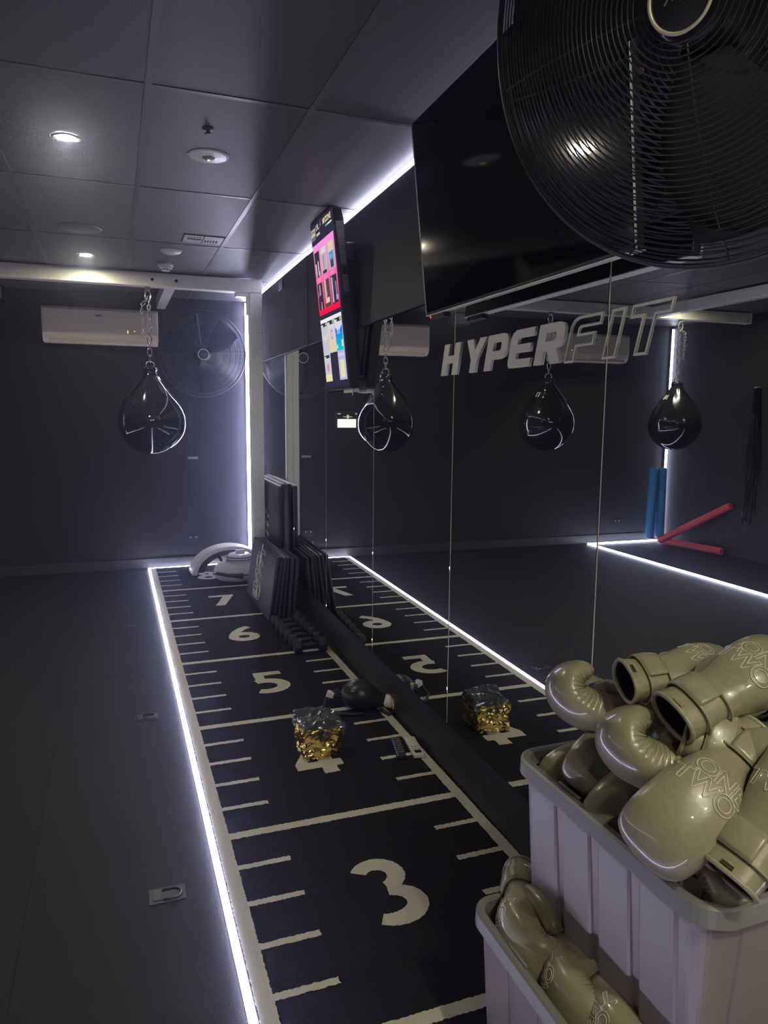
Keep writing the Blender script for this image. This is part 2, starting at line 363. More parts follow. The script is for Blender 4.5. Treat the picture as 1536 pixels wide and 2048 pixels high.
for x in (-.012, .175):
    bm = bmesh.new(); lathe(bm, [(.0001, 0), (.013, 0), (.012, .003), (.0001, .003)], 16); o = obj('bolt_hole', bm, mt['dark'], b1); o.rotation_euler = (pi/2, 0, 0); o.location = (x, 7.7505, 2.637)
for sx_, sr_ in ((.70, .006), (.60, .004)): bm = bmesh.new(); tube(bm, [(sx_, 7.80, 2.6895), (sx_, 7.80, 2.6995)], sr_); obj('ceiling_stud', bm, mt['bar'], t)
bm = bmesh.new(); bx(bm, (.655, 7.762, 2.548), (.767, 7.835, 2.5825)); bx(bm, (.742, 7.765, 2.40), (.7675, 7.80, 2.548)); obj('corner_bracket', bm, mt['alu'], t, bevel=.003)

# ------------------------------------------------------------------ hanging teardrop bags
def chain_links(bm, pts, r=.0035, L=.05, wd=.012):
    acc = 0; k = 0; pts = [V(p) for p in pts]
    segs = list(zip(pts, pts[1:]))
    path = []
    for a, b in segs:
        n = max(1, int((b-a).length/(L*.74)))
        for i in range(n): path.append((a.lerp(b, (i+.5)/n), (b-a).normalized()))
    for k, (c, d) in enumerate(path):
        side = d.cross(V((0, 1, 0.01))).normalized() if k % 2 else d.cross(V((1, 0, .01))).normalized()
        h = L/2-wd
        loop = []
        for i in range(13): a = pi*i/12; loop.append(c + d*(h+wd*sin(a)) + side*(wd*cos(a)))
        for i in range(13): a = pi*i/12; loop.append(c - d*(h+wd*sin(a)) - side*(wd*cos(a)))
        tube(bm, loop, r, 6, True)
prof = [(.0001, 0), (.05, .004), (.10, .018), (.15, .045), (.20, .090), (.24, .145), (.262, .20), (.270, .255), (.268, .31), (.252, .37), (.222, .43), (.182, .49), (.140, .545), (.102, .592), (.074, .63), (.055, .66), (.048, .685), (.056, .70), (.050, .715), (.036, .725), (.0001, .728)]
def smooth_prof(p, n=3):
    out = []
    for i in range(len(p)-1):
        a = p[max(i-1, 0)]; b = p[i]; c = p[i+1]; d = p[min(i+2, len(p)-1)]
        for k in range(n):
            s = k/n; f = lambda j: .5*((2*b[j]) + (-a[j]+c[j])*s + (2*a[j]-5*b[j]+4*c[j]-d[j])*s*s + (-a[j]+3*b[j]-3*c[j]+d[j])*s**3)
            out.append((max(.0001, f(0)), f(1)))
    out.append(p[-1]); return out
SP = smooth_prof(prof)
def bag_r(z):
    for (r0, z0), (r1, z1) in zip(SP, SP[1:]):
        if z0 <= z <= z1 and z1 > z0: return r0+(r1-r0)*(z-z0)/(z1-z0)
    return .05
def make_bag(label, x, num=None, gap=0.0, scale=1.0):
    t = thing('water_bag', label, 'punching bag', (x, 7.80, 1.225), 0, 'teardrop punching bags hanging from the rig')
    bm = bmesh.new(); rings = lathe(bm, SP, 72)
    for v in bm.verts:      # soft folds gathered towards the neck
        a = math.atan2(v.co.y, v.co.x); zz = v.co.z; k = max(0, min(1, (zz-.40)/.25))*max(0, min(1, (.72-zz)/.05))
        f = 1+k*.07*sin(6*a+.6)+.010*sin(3*a+zz*9)
        v.co.x *= f; v.co.y *= f
    obj('bag_body', bm, mt['vinyl'], t)
    for s in range(4):
        bm = bmesh.new(); a = s*pi/2+.5; pts = []
        for i in range(16):
            z = .50+.21*i/15; r = bag_r(z)*1.06+.004; pts.append((r*cos(a), r*sin(a), z))
        for i in range(15):
            p, q = V(pts[i]), V(pts[i+1]); tn = V((-sin(a), cos(a), 0))*.014
            vs = [bm.verts.new(p-tn), bm.verts.new(p+tn), bm.verts.new(q+tn), bm.verts.new(q-tn)]; bm.faces.new(vs)
        bmesh.ops.remove_doubles(bm, verts=bm.verts[:], dist=.0002)
        so_ = obj('harness_strap', bm, mt['vinyl'], t); so = so_.modifiers.new('s', 'SOLIDIFY'); so.thickness = .004
        for z in (.53, .60):
            bm = bmesh.new(); r = bag_r(z)*1.06+.008; tube(bm, [(r*cos(a), r*sin(a), z), ((r+.004)*cos(a), (r+.004)*sin(a), z+.001)], .005); obj('grommet', bm, mt['chrome'], so_)
    bm = bmesh.new(); tube(bm, [(.032*cos(2*pi*i/20), 0, .738+.028*sin(2*pi*i/20)) for i in range(20)], .0055, 8, True); obj('hanging_ring', bm, mt['chrome'], t)
    bm = bmesh.new(); lathe(bm, [(.052, .695), (.058, .699), (.058, .706), (.052, .710)], 24); obj('neck_collar', bm, mt['vinyl'], t)
    bm = bmesh.new(); z0 = .765; zt = bz0-1.225-.005
    chain_links(bm, [(0, 0, z0), (.002, 0, z0+.25)], .0045, .062, .016)
    chain_links(bm, [(.002, 0, z0+.24), (.004, 0, zt-.07)], .0034, .042, .0105)
    chain_links(bm, [(.018, .012, z0+.24), (.006, .004, zt-.10)], .0034, .042, .0105)
    chain_links(bm, [(.0, 0, zt-.09), (-.05, -.01, zt-.14), (-.045, -.01, zt-.40)], .0034, .042, .0105)
    obj('chain', bm, mt['chrome'], t)
    bm = bmesh.new(); tube(bm, [(.022*cos(2*pi*i/16), .0, zt-.065+.045*sin(2*pi*i/16)) for i in range(16)], .006, 8, True)
    bx(bm, (-.022, -.022, zt-.014), (.022, .022, zt+.0045)); obj('shackle', bm, mt['chrome'], t)
    if num:
        me = text_mesh(num, .062, offset=.002, extrude=.0005); me.materials.clear(); me.materials.append(mt['logo'])
        ang = R_(-35); z = .555; r = bag_r(z)*1.08+.004
        for v in me.vertices:
            aa = ang+v.co.x/r; zz = z+v.co.y; rr = bag_r(zz)*1.085+.003+v.co.z; v.co = V((rr*cos(aa), rr*sin(aa), zz))
        o = bpy.data.objects.new('number_print', me); C.objects.link(o); o.parent = t
    return t
bag = make_bag('glossy black teardrop punching bag hanging from the beam at left, seen directly', -.048)
make_bag('glossy black teardrop bag numbered 17, seen in the mirror below the word ending', -1.75, '17').rotation_euler = (0, 0, .3)
make_bag('glossy black teardrop bag numbered 18, seen in the mirror in front of the vertical light', -3.31, '18').rotation_euler = (0, 0, .5)

# ------------------------------------------------------------------ air conditioners on the back wall
def aircon(x0, label):
    t = thing('air_conditioner', label, 'air conditioner', (x0, YB, 2.215), 0, 'split system air conditioners on the back wall')
    W, Hh, D = 1.02, .325, .20
    prof = [(-.001, 0), (-D+.055, 0.0), (-D+.012, .045), (-D, .11), (-D, Hh-.03), (-D+.02, Hh), (-.001, Hh)]
    bm = bmesh.new(); a = [bm.verts.new((0, y, z)) for y, z in prof]; b = [bm.verts.new((W, y, z)) for y, z in prof]
    bm.faces.new(a); bm.faces.new(b[::-1])
    for i in range(len(prof)): j = (i+1) % len(prof); bm.faces.new((a[i], b[i], b[j], a[j]))
    obj('casing', bm, mt['acwhite'], t, bevel=.010, seg=3)
    bm = bmesh.new(); bx(bm, (.012, -D-.006, .085), (W-.012, -D-.0008, Hh-.025)); obj('front_panel', bm, mt['acwhite'], t, bevel=.003)
    bm = bmesh.new(); bx(bm, (.05, -.004, -.036), (W-.05, .004, .036), rot=M4.Rotation(R_(-38), 3, 'X'), piv=(0, 0, 0)); o = obj('air_flap', bm, mt['acwhite'], t, bevel=.002, loc=(0, -D+.028, .032))
    bm = bmesh.new(); bx(bm, (.46, -D-.0085, .245), (.52, -D-.0062, .258)); obj('badge', bm, mt['dim'], t)
    bm = bmesh.new(); bx(bm, (.74, -D-.008, .10), (.745, -D-.0062, .128)); bx(bm, (.80, -D-.008, .12), (.806, -D-.0062, .126)); obj('indicator_light', bm, emat('warm_led', (1, .7, .3), 2.0), t)
aircon(-.93, 'white wall air conditioner behind the hanging bag at left')
aircon(-3.52, 'white wall air conditioner seen in the mirror behind the outlined letters')

# ------------------------------------------------------------------ wall fans
def make_fan(label, R0=.38):
    t = thing('cage_fan', label, 'fan', (0, 0, 0), 0, 'large black cage fans')
    def hf(r): return .095*(1-(r/R0)**2.4)
    def hr(r): return -.10*(1-(r/R0)**3.0)
    bm = bmesh.new(); r = .056
    while r < R0-.004: ring(bm, r, .0013, hf(r), 72, 4); r += .0092
    for k in range(4):
        a = 2*pi*k/4+.05
        tube(bm, [(q*cos(a), q*sin(a), hf(q)-.002) for q in [.05+(R0-.05)*i/16 for i in range(17)]], .0017, 5)
    obj('front_guard', bm, mt['wire'], t)
    bm = bmesh.new(); r = .075
    while r < R0-.004: ring(bm, r, .0013, hr(r), 72, 4); r += .0105
    for k in range(6):
        a = 2*pi*k/6+.1
        tube(bm, [(q*cos(a), q*sin(a), hr(q)+.002) for q in [.06+(R0-.06)*i/12 for i in range(13)]], .0017, 5)
    obj('rear_guard', bm, mt['wire'], t)
    bm = bmesh.new(); ring(bm, R0, .0045, 0, 96, 8); ring(bm, R0-.004, .003, .006, 96, 6); obj('outer_ring', bm, mt['wire'], t)
    bm = bmesh.new(); lathe(bm, [(.0001, .094), (.044, .094), (.046, .099), (.040, .101), (.0001, .1025)], 40); bd = obj('hub_badge', bm, mt['blackp'], t)
    bm = bmesh.new(); ring(bm, .0455, .0028, .1005, 48, 8); obj('badge_ring', bm, mt['strip'], bd)
    bm = bmesh.new()
    for i in range(5): tube(bm, [(-.022+.011*i, -.006+.004*(i % 2), .1035), (-.014+.011*i, .006-.004*(i % 2), .1035)], .0012, 5)
    obj('badge_script', bm, mt['dim'], bd)
    bm = bmesh.new(); lathe(bm, [(.0001, .070), (.050, .068), (.062, .05), (.062, -.02), (.075, -.03), (.08, -.13), (.06, -.17), (.0001, -.175)], 36); obj('motor', bm, mt['blackp'], t)
    for k in range(3):
        bm = bmesh.new(); a0 = 2*pi*k/3+.55; n, m_ = 14, 8; g = []
        for i in range(n+1):
            q = .058+(R0-.04-.058)*i/n; wdt = .50+.22*sin(pi*min(1, i/n*1.15))
            row = []
            for j in range(m_+1):
                s = j/m_-.5; a = a0+s*wdt*1.35+.25*(i/n); row.append(bm.verts.new((q*cos(a), q*sin(a), .012-s*.085*(1-.35*i/n))))
            g.append(row)
        for i in range(n):
            for j in range(m_): bm.faces.new((g[i][j], g[i+1][j], g[i+1][j+1], g[i][j+1])).smooth = True
        o = obj('blade', bm, mt['blade'], t); so = o.modifiers.new('s', 'SOLIDIFY'); so.thickness = .003
    bm = bmesh.new()
    for k in range(3):
        a = 2*pi*k/3+1.9; tube(bm, [(.10*cos(a), .10*sin(a), .094), (.10*cos(a), .10*sin(a), .098)], .005)
    obj('guard_screw', bm, mt['gold'], t)
    return t
fan = make_fan('big black cage fan close to the camera in the upper right')
fn = V((-.876, -.401, -.27)).normalized()
fan.matrix_world = frame(V((0, 0, 1)).cross(fn), fn, (.515, 2.38, 2.196))
bm = bmesh.new()     # arm back to the wall
e = fan.matrix_world.inverted()
pa = e @ V((.515, 2.38, 2.196)); tube(bm, [(0, 0, -.16), (0, .01, -.22), e @ V((.80, 2.50, 2.32)), e @ V((.898, 2.52, 2.34))], .020, 12)
obj('wall_arm', bm, mt['blackp'], fan)
bm = bmesh.new(); c = e @ V((.898, 2.52, 2.34)); bx(bm, (c.x-.06, c.y-.09, c.z-.008), (c.x+.06, c.y+.09, c.z+.004)); 
wp = obj('wall_plate', bm, mt['blackp'], fan)
wp.matrix_local = e @ M4.Translation((.9005, 2.52, 2.34)) @ M4.Rotation(pi/2, 4, 'Y') @ M4.Translation(-c)
f2 = thing('cage_fan', 'dark cage fan on the back wall between the air conditioner and the post', 'fan', (0, 0, 0), 0, 'large black cage fans')
for ch in list(fan.children):
    if ch.name.startswith(('wall_arm', 'wall_plate', 'blade')): continue
    copy_tree(ch, f2)
for ch in list(fan.children):
    if ch.name.startswith('blade'): copy_tree(ch, f2)
f2n = V((-.04, -1, -.10)).normalized()
f2.matrix_world = frame(V((0, 0, 1)).cross(f2n), f2n, (.50, 8.90, 2.15)) @ M4.Scale(1.10, 4)
bm = bmesh.new(); ee = f2.matrix_world.inverted()
tube(bm, [(0, 0, -.165), ee @ V((.50, YB-.003, 2.17))], .02, 12); tube(bm, [ee @ V((.47, YB-.03, 2.56)), ee @ V((.49, YB-.04, 2.40)), ee @ V((.50, 9.02, 2.2))], .006, 6)
obj('wall_arm', bm, mt['dim'], f2)

# ------------------------------------------------------------------ television
TW, TH, TD = 1.26, .712, .055
t = thing('television', 'large switched-off television tilted forward on the mirror wall behind the near fan', 'television')
tilt = R_(6.1)
# local frame: X towards the camera end (-y), Z up the screen, -Y out of the screen
def wallframe(y_c, z_c, x_off, tlt, h):
    # bottom centre at (wall x - x_off, y_c, z_c)
    X = V((-.0127, -1, 0)).normalized(); up = V((-sin(tlt), 0, cos(tlt))); 
    Yv = up.cross(X)   # into the wall
    return M4(((X.x, Yv.x, up.x, WL[0]+.0127*y_c-x_off), (X.y, Yv.y, up.y, y_c), (X.z, Yv.z, up.z, z_c), (0, 0, 0, 1)))
t.matrix_world = wallframe(3.53, 1.968, .096, tilt, TH)
bm = bmesh.new(); bx(bm, (-TW/2, .0015, 0), (TW/2, .028, TH)); bx(bm, (-TW/2+.15, .028, .10), (TW/2-.15, TD, TH-.18)); obj('housing', bm, mt['blackp'], t, bevel=.003)
bm = bmesh.new(); bx(bm, (-TW/2+.005, -.0005, .010), (TW/2-.005, .001, TH-.005)); obj('screen', bm, mt['blackg'], t)
bm = bmesh.new(); bx(bm, (-TW/2-.002, -.002, -.004), (TW/2+.002, .029, -.0003)); bx(bm, (-TW/2-.0035, -.002, -.004), (-TW/2-.0005, .006, TH)); bx(bm, (TW/2+.0005, -.002, -.004), (TW/2+.0035, .004, TH)); obj('metal_edge', bm, mt['alu'], t, bevel=.001)
bm = bmesh.new(); bx(bm, (-TW/2+.03, .0, -.022), (-TW/2+.16, .03, -.0045)); ir = obj('sensor_bar', bm, mt['blackp'], t, bevel=.003)
bm = bmesh.new(); bx(bm, (-TW/2+.035, -.0015, -.014), (-TW/2+.041, -.0002, -.008)); obj('red_standby_light', bm, emat('red_led', (1, .03, .02), 6), ir)
bm = bmesh.new()
for s in (-.25, .25): bx(bm, (s-.02, TD, .16), (s+.02, TD+.012, TH-.20))
bx(bm, (-.30, TD+.012, .24), (.30, TD+.019, .42)); obj('wall_bracket', bm, mt['blackp'], t)

# ------------------------------------------------------------------ portrait screen
t = thing('portrait_display', 'tall portrait screen showing pink and white class tiles, tilted forward on the wall', 'screen')
KW, KH = .50, .975
t.matrix_world = wallframe(5.525, 1.715, .072, R_(6.1), KH)
bm = bmesh.new()
pr = [(-KW/2, 0), (KW/2, 0), (KW/2, KH-.10), (KW/2-.03, KH-.03), (KW/2-.10, KH), (-KW/2+.02, KH), (-KW/2, KH-.02)]
a = [bm.verts.new((x, .002, z)) for x, z in pr]; b = [bm.verts.new((x, .055, z)) for x, z in pr]
bm.faces.new(a); bm.faces.new(b[::-1])
for i in range(len(pr)): j = (i+1) % len(pr); bm.faces.new((a[i], a[j], b[j], b[i]))
hs = obj('housing', bm, mt['blackp'], t, bevel=.004)
bm = bmesh.new()
for i in range(20): bx(bm, (KW/2, .014, KH-.32+.009*i), (KW/2+.0015, .046, KH-.3165+.009*i))
for i in range(10): bx(bm, (KW/2, .014, KH-.46+.009*i), (KW/2+.0015, .046, KH-.4565+.009*i))
obj('side_vent', bm, mt['dim'], hs)
bm = bmesh.new(); bx(bm, (KW/2, .02, KH-.375), (KW/2+.004, .052, KH-.335)); bx(bm, (KW/2, .02, KH-.50), (KW/2+.004, .052, KH-.475)); obj('socket_cover', bm, mt['dark'], hs)
bm = bmesh.new(); bx(bm, (-KW/2+.06, .056, .06), (KW/2-.03, .085, KH-.42)); bx(bm, (.12, .056, KH-.30), (.21, .12, KH-.20)); obj('rear_housing', bm, mt['blackp'], t, bevel=.008)
bm = bmesh.new(); bx(bm, (.08, .010, -.020), (KW/2-.005, .05, -.0005)); tube(bm, [(.245, .01, -.035), (.245, .01, .03)], .003); obj('metal_foot', bm, mt['alu'], t, bevel=.002)
SCR = {}
def smat(col, s=1.0):
    k = (col, s)
    if k not in SCR: SCR[k] = emat('screen_%d' % len(SCR), col, s)
    return SCR[k]
mats = []; bm = bmesh.new()
def tile(x0, z0, x1, z1, col, s=.9, d=0, poly=None):
    m = smat(col, s)
    if m not in mats: mats.append(m)
    pts = poly or [(x0, z0), (x1, z0), (x1, z1), (x0, z1)]
    f = bm.faces.new([bm.verts.new((px, -.0006-.0004*d, pz)) for px, pz in pts]); f.material_index = mats.index(m)
L, Rr_, = -.235, .225
tile(-.240, .02, .240, KH-.025, (.028, .026, .055), .9)
# top header
tile(-.235, .885, -.140, .925, (.62, .58, .50), .9, 1); tile(-.235, .862, -.140, .885, (.20, .19, .19), .9, 1)
tile(-.04, .895, -.01, .945, (1, .15, .55), 1, 2, [(-.055, .893), (-.025, .915), (-.03, .922), (.0, .948), (-.02, .926), (-.012, .918)])
tile(-.12, .872, -.045, .885, (.7, .66, .55), .9, 2)
tile(.075, .884, .120, .893, (.05, .55, .40), 1, 2); tile(.120, .884, .205, .893, (.8, .75, .75), 1, 2)
# pink poster, rosier at the bottom
NB = 14
for i in range(NB):
    u = i/(NB-1); col = (.95, .20*(1-u)**.0*(1-u)+.0+.02, .62*(1-u)+.08)
    tile(-.225, .835-.395*(i+1)/NB, .215, .835-.395*i/NB, tuple(round(c, 3) for c in (1.0, .30*(1-u)+.005, .72*(1-u)+.06)), 1, 1)
bar = (1.0, .42, .75)
def cell(x0, z0, x1, z1, base, bits):
    tile(x0, z0, x1, z1, base, .9, 2)
    for (a_, b_, c_, d_, col) in bits: tile(x0+(x1-x0)*a_, z0+(z1-z0)*b_, x0+(x1-x0)*c_, z0+(z1-z0)*d_, col, .95, 3)
dk = (.03, .035, .06); gw = (.72, .70, .70)
cell(-.210, .655, -.105, .795, dk, [(.08, .02, .3, .55, gw), (.55, .08, .75, .62, gw), (.62, .0, .9, .2, (.5, .5, .52)), (.1, .0, .3, .14, (.4, .4, .45))])
cell(-.075, .655, .045, .800, (.62, .56, .60), [(.1, .75, .9, .97, (.75, .73, .72)), (.3, .1, .5, .7, (.35, .30, .33)), (.6, .2, .72, .75, (.42, .40, .40)), (.15, .0, .85, .12, dk)])
cell(.075, .655, .195, .800, (.55, .50, .62), [(.1, .62, .9, .98, (.80, .66, .42)), (.2, .30, .85, .62, (.05, .42, .55)), (.3, .04, .8, .32, (.03, .08, .14)), (.35, .40, .5, .5, (.35, .7, .9))])
cell(-.210, .470, -.105, .620, dk, [(.35, .55, .6, .95, (.40, .38, .45)), (.1, .5, .2, .7, (.4, .3, .4)), (.55, .02, .62, .3, (.8, .75, .75)), (.45, .0, .5, .15, (.7, .6, .6))])
cell(-.075, .470, .045, .620, (.10, .07, .07), [(.1, .35, .45, 1, (.62, .48, .40)), (.15, .15, .85, .34, (.75, .62, .50)), (.3, .42, .5, .6, (.5, .36, .3))])
cell(.075, .470, .195, .620, dk, [(.1, .05, .32, .95, (.55, .52, .72)), (.75, .12, .88, .75, (.35, .33, .75)), (.7, .1, 1, .28, (.35, .4, .8)), (.45, .5, .6, .9, (.06, .10, .13))])
for x0 in (-.195, -.060, .090): tile(x0, .628, x0+.085, .645, (1, .28, .55), .9, 3)
# class cards
tile(-.225, .215, .215, .415, (.62, .62, .72), .95, 1)
tile(-.225, .395, .215, .415, (.88, .88, .92), 1, 2)
for x0 in (-.22, -.075, .075): tile(x0, .372, x0+.125, .394, (.03, .03, .03), 1, 3); tile(x0, .372, x0+.045, .386, (.72, .70, .60), 1, 4); tile(x0+.10, .376, x0+.12, .392, (.7, .6, .3), 1, 4)
tile(-.215, .225, -.09, .300, (.58, .58, .68), 1, 2); tile(-.205, .285, -.105, .345, (.72, .68, .58), 1, 3, [(-.215, .325), (-.16, .285), (-.12, .300), (-.09, .335), (-.15, .31)])
for i in range(7):
    u = i/6; tile(-.075, .222+.022*(6-i), .06, .222+.022*(7-i), (round(.66+.15*u, 3), round(.66-.02*u, 3), round(.78-.4*u, 3)), 1, 2)
tile(-.03, .285, .02, .345, (.95, .30, .34), .9, 3, [(-.005+.026*cos(2*pi*i/16), .315+.03*sin(2*pi*i/16)) for i in range(16)])
tile(-.012, .30, .006, .33, (.85, .80, .84), 1, 4)
for i in range(7):
    u = i/6; tile(.07, .215+.020*(6-i), .205, .215+.020*(7-i), (.0, round(.10+.50*u, 3), round(.90-.25*u, 3)), 1, 2)
tile(.07, .345, .205, .37, (.70, .70, .85), 1, 3, [(.07, .372), (.07, .345), (.115, .325), (.16, .325), (.205, .350), (.205, .372)])
tile(.10, .305, .165, .328, (.25, .42, .9), 1, 4); tile(.175, .235, .20, .27, (.85, .8, .85), 1, 3); tile(.075, .23, .095, .25, (.5, .85, .8), 1, 3)
tile(-.225, .055, -.085, .215, (.62, .61, .72), 1, 1); tile(-.215, .190, -.105, .208, (.03, .03, .03), 1, 2); tile(-.210, .190, -.175, .202, (.7, .68, .6), 1, 3)
tile(-.225, .055, -.085, .095, (.85, .78, .42), 1, 2); tile(-.16, .12, -.12, .15, (.95, .3, .34), .9, 2, [(-.153+.026*cos(2*pi*i/16), .135+.026*sin(2*pi*i/16)) for i in range(16)])
tile(.070, .055, .215, .215, (.50, .48, .78), 1, 1); tile(.085, .185, .195, .200, (.66, .6, .85), 1, 2)
tile(.100, .068, .190, .165, (.80, .74, .42), 1, 2)
obj('screen', bm, mats, t)
for body, sz, px, pz, col in (('LVL', .040, -.085, .915, (.85, .72, .60)), ('MYZONE', .040, .118, .918, (.88, .80, .50)), ('BOXING', .022, -.19, .908, (.10, .09, .09))):
    text_obj('screen_text', body, sz, smat(col, 1.0), t, M4.Translation((px, -.0025, pz)) @ M4.Rotation(pi/2, 4, 'X'), offset=.001)

# small items on the walls
t = wallthing('switch_plate', 'small black switch plate on the fascia between the post and the portrait screen', 'switch')
bm = bmesh.new(); bx(bm, (-.022, 7.31, 2.565), (-.0145, 7.47, 2.64)); obj('plate', bm, mt['blackp'], t, bevel=.002)
bm = bmesh.new(); bx(bm, (-.0245, 7.385, 2.59), (-.0222, 7.395, 2.62)); obj('rocker', bm, mt['whitep'], t)
t = thing('speaker', 'black wall speaker at the left edge of the view near the ceiling', 'speaker', (-1.33, YB, 2.62))
bm = bmesh.new(); bx(bm, (-.10, -.16, -.05), (.10, -.001, .075)); obj('cabinet', bm, mt['blackp'], t, bevel=.01)
bm = bmesh.new(); bx(bm, (-.085, -.164, -.04), (.085, -.1605, .065)); obj('grille', bm, mt['dim'], t, bevel=.003)
def socket(x, z, label):
    t = thing('power_socket', label, 'socket', (x, YB, z), 0, 'black wall sockets')
    bm = bmesh.new(); bx(bm, (-.058, -.012, -.036), (.058, -.0005, .036)); obj('plate', bm, mt['blackp'], t, bevel=.003)
    bm = bmesh.new(); bx(bm, (-.034, -.0145, .008), (-.022, -.0122, .020)); bx(bm, (.022, -.0145, .008), (.034, -.0122, .020)); obj('switch', bm, mt['whitep'], t)
socket(.385, .285, 'black double socket low on the back wall above the white pads')
socket(-3.61, .25, 'black double socket low on the back wall, seen in the mirror by the foam tubes')
t = thing('wall_vent_cover', 'thin dark cover plate on the back wall right of the hanging bag', 'cover plate', (.40, YB, 1.12))
bm = bmesh.new(); bx(bm, (-.05, -.010, -.012), (.05, -.0005, .012)); obj('plate', bm, mt['dim'], t, bevel=.002)
t = thing('control_panel', 'wall control panel with a glowing pale yellow lower half, seen in the mirror', 'control panel', (-.055, YB, 1.50))
bm = bmesh.new(); bx(bm, (-.13, -.025, -.075), (.13, -.0005, .10)); obj('case', bm, mt['blackp'], t, bevel=.004)
bm = bmesh.new(); bx(bm, (-.115, -.028, -.068), (.115, -.0252, .022)); obj('lit_screen', bm, emat('panel_glow', (1, .97, .62), 2.2), t)
bm = bmesh.new(); bx(bm, (-.105, -.0275, .075), (-.085, -.0252, .085)); bx(bm, (.08, -.0275, .075), (.115, -.0252, .083)); bx(bm, (-.05, -.0275, .045), (.05, -.0252, .051)); bx(bm, (-.012, -.0275, .03), (.012, -.0252, .068)); obj('indicator', bm, emat('panel_marks', (.9, .85, .55), .7), t)
for xx, yy, lb in ((-.240, 3.755, 'nearer of two recessed floor anchors left of the light strip'), (-.245, 5.26, 'farther of two recessed floor anchors left of the light strip')):
    t = thing('floor_anchor', lb, 'floor anchor', (xx, yy, 0), 0, 'recessed anchors in the floor')
    bm = bmesh.new(); bx(bm, (-.058, -.040, .0002), (.058, .040, .003)); obj('plate', bm, mt['blackp'], t, bevel=.002)
    bm = bmesh.new(); bx(bm, (-.046, -.026, .0032), (-.018, .026, .0065)); obj('hinge', bm, mt['anchor'], t, bevel=.002)
    bm = bmesh.new(); tube(bm, [(-.015, .026, .006)] + [(.018+.026*cos(a), .026*sin(a), .006) for a in [pi/2-pi*i/12 for i in range(13)]] + [(-.015, -.026, .006)], .0035, 8); obj('ring', bm, mt['anchor'], t)

# ------------------------------------------------------------------ HYPERFIT sign on the mirror
G = {
 'H': [[(0, 0), (.30, 0), (.30, .38), (.62, .38), (.62, 0), (.92, 0), (.92, 1), (.62, 1), (.62, .62), (.30, .62), (.30, 1), (0, 1)]],
 'Y': [[(.31, 0), (.61, 0), (.61, .38), (.95, 1), (.63, 1), (.46, .66), (.30, 1), (-.03, 1), (.31, .38)]],
 'P': [[(0, 0), (.30, 0), (.30, .30), (.70, .30), (.86, .36), (.94, .50), (.94, .82), (.86, .95), (.70, 1), (0, 1)], [(.30, .54), (.62, .54), (.66, .58), (.66, .74), (.62, .78), (.30, .78)]],
 'E': [[(.10, 0), (.90, 0), (.90, .22), (.34, .22), (.30, .26), (.30, .39), (.84, .39), (.84, .61), (.30, .61), (.30, .74), (.34, .78), (.90, .78), (.90, 1), (.18, 1), (.04, .92), (0, .80), (0, .20), (.03, .06)]],
 'R': [[(0, 0), (.30, 0), (.30, .32), (.44, .32), (.62, 0), (.96, 0), (.74, .36), (.86, .42), (.94, .54), (.94, .82), (.86, .95), (.70, 1), (0, 1)], [(.30, .56), (.62, .56), (.66, .60), (.66, .74), (.62, .78), (.30, .78)]],
 'F': [[(0, 0), (.27, 0), (.27, .36), (.80, .36), (.80, .60), (.27, .60), (.27, .74), (.32, .79), (.92, .79), (.92, 1), (.20, 1), (.06, .94), (0, .80)]],
 'I': [[(0, 0), (.34, 0), (.34, 1), (0, 1)]],
 'T': [[(.34, 0), (.64, 0), (.64, .78), (1.02, .78), (1.02, 1), (0, 1), (0, .78), (.34, .78)]],
}
t = wallthing('wall_sign', 'white italic HYPERFIT lettering fixed across the mirror, last three letters outlined', 'sign')
SH, Z0, HH = .30, 1.737, .122
# letters advance towards the camera (decreasing y)
lay = [('H', 4.216, .165), ('Y', 4.006, .165), ('P', 3.836, .160), ('E', 3.665, .160), ('R', 3.492, .155), ('F', 3.318, .150), ('I', 3.134, .145), ('T', 3.050, .142)]
def letter_mesh(ch, y, wd, solid):
    cu = bpy.data.curves.new('l', 'CURVE'); cu.dimensions = '2D'; cu.fill_mode = 'BOTH' if solid else 'NONE'
    for poly in G[ch]:
        s = cu.splines.new('POLY'); s.points.add(len(poly)-1); s.use_cyclic_u = True
        for p, (a_, b_) in zip(s.points, poly): p.co = (a_*wd + b_*HH*SH, b_*HH, 0, 1)
    if solid: cu.extrude = .004
    else: cu.bevel_depth = .0036; cu.bevel_resolution = 0
    o = bpy.data.objects.new('l', cu); C.objects.link(o); me = bpy.data.meshes.new_from_object(o.evaluated_get(bpy.context.evaluated_depsgraph_get())); bpy.data.objects.remove(o)
    for v in me.vertices: u_, v_, w_ = v.co; v.co = V((-.0055-w_*.6+.0025, y-u_, Z0+v_))
    me.materials.clear(); me.materials.append(mt['letter'])
    for p in me.polygons: p.material_index = 0
    oo = bpy.data.objects.new('letter_'+ch.lower(), me); C.objects.link(oo); oo.parent = t
for i, (ch, y, wd) in enumerate(lay): letter_mesh(ch, y, wd, i < 5)

# ------------------------------------------------------------------ ONE TWO print used on gloves and pads
def onetwo(size, wt):
    out = []
    for s, dy, dx in (('ONE', .36*size, .10*size), ('TWO', -.36*size, -.10*size)):
        me = text_mesh(s, size, outline=wt, spacing=.92, offset=.02*size, res=5); out.append((me, dx, dy))
    bm = bmesh.new()
    for me, dx, dy in out:
        n0 = len(bm.verts); bm.from_mesh(me); bm.verts.ensure_lookup_table()
        for v in bm.verts[n0:]: v.co.x += dx; v.co.y += dy
    return bm

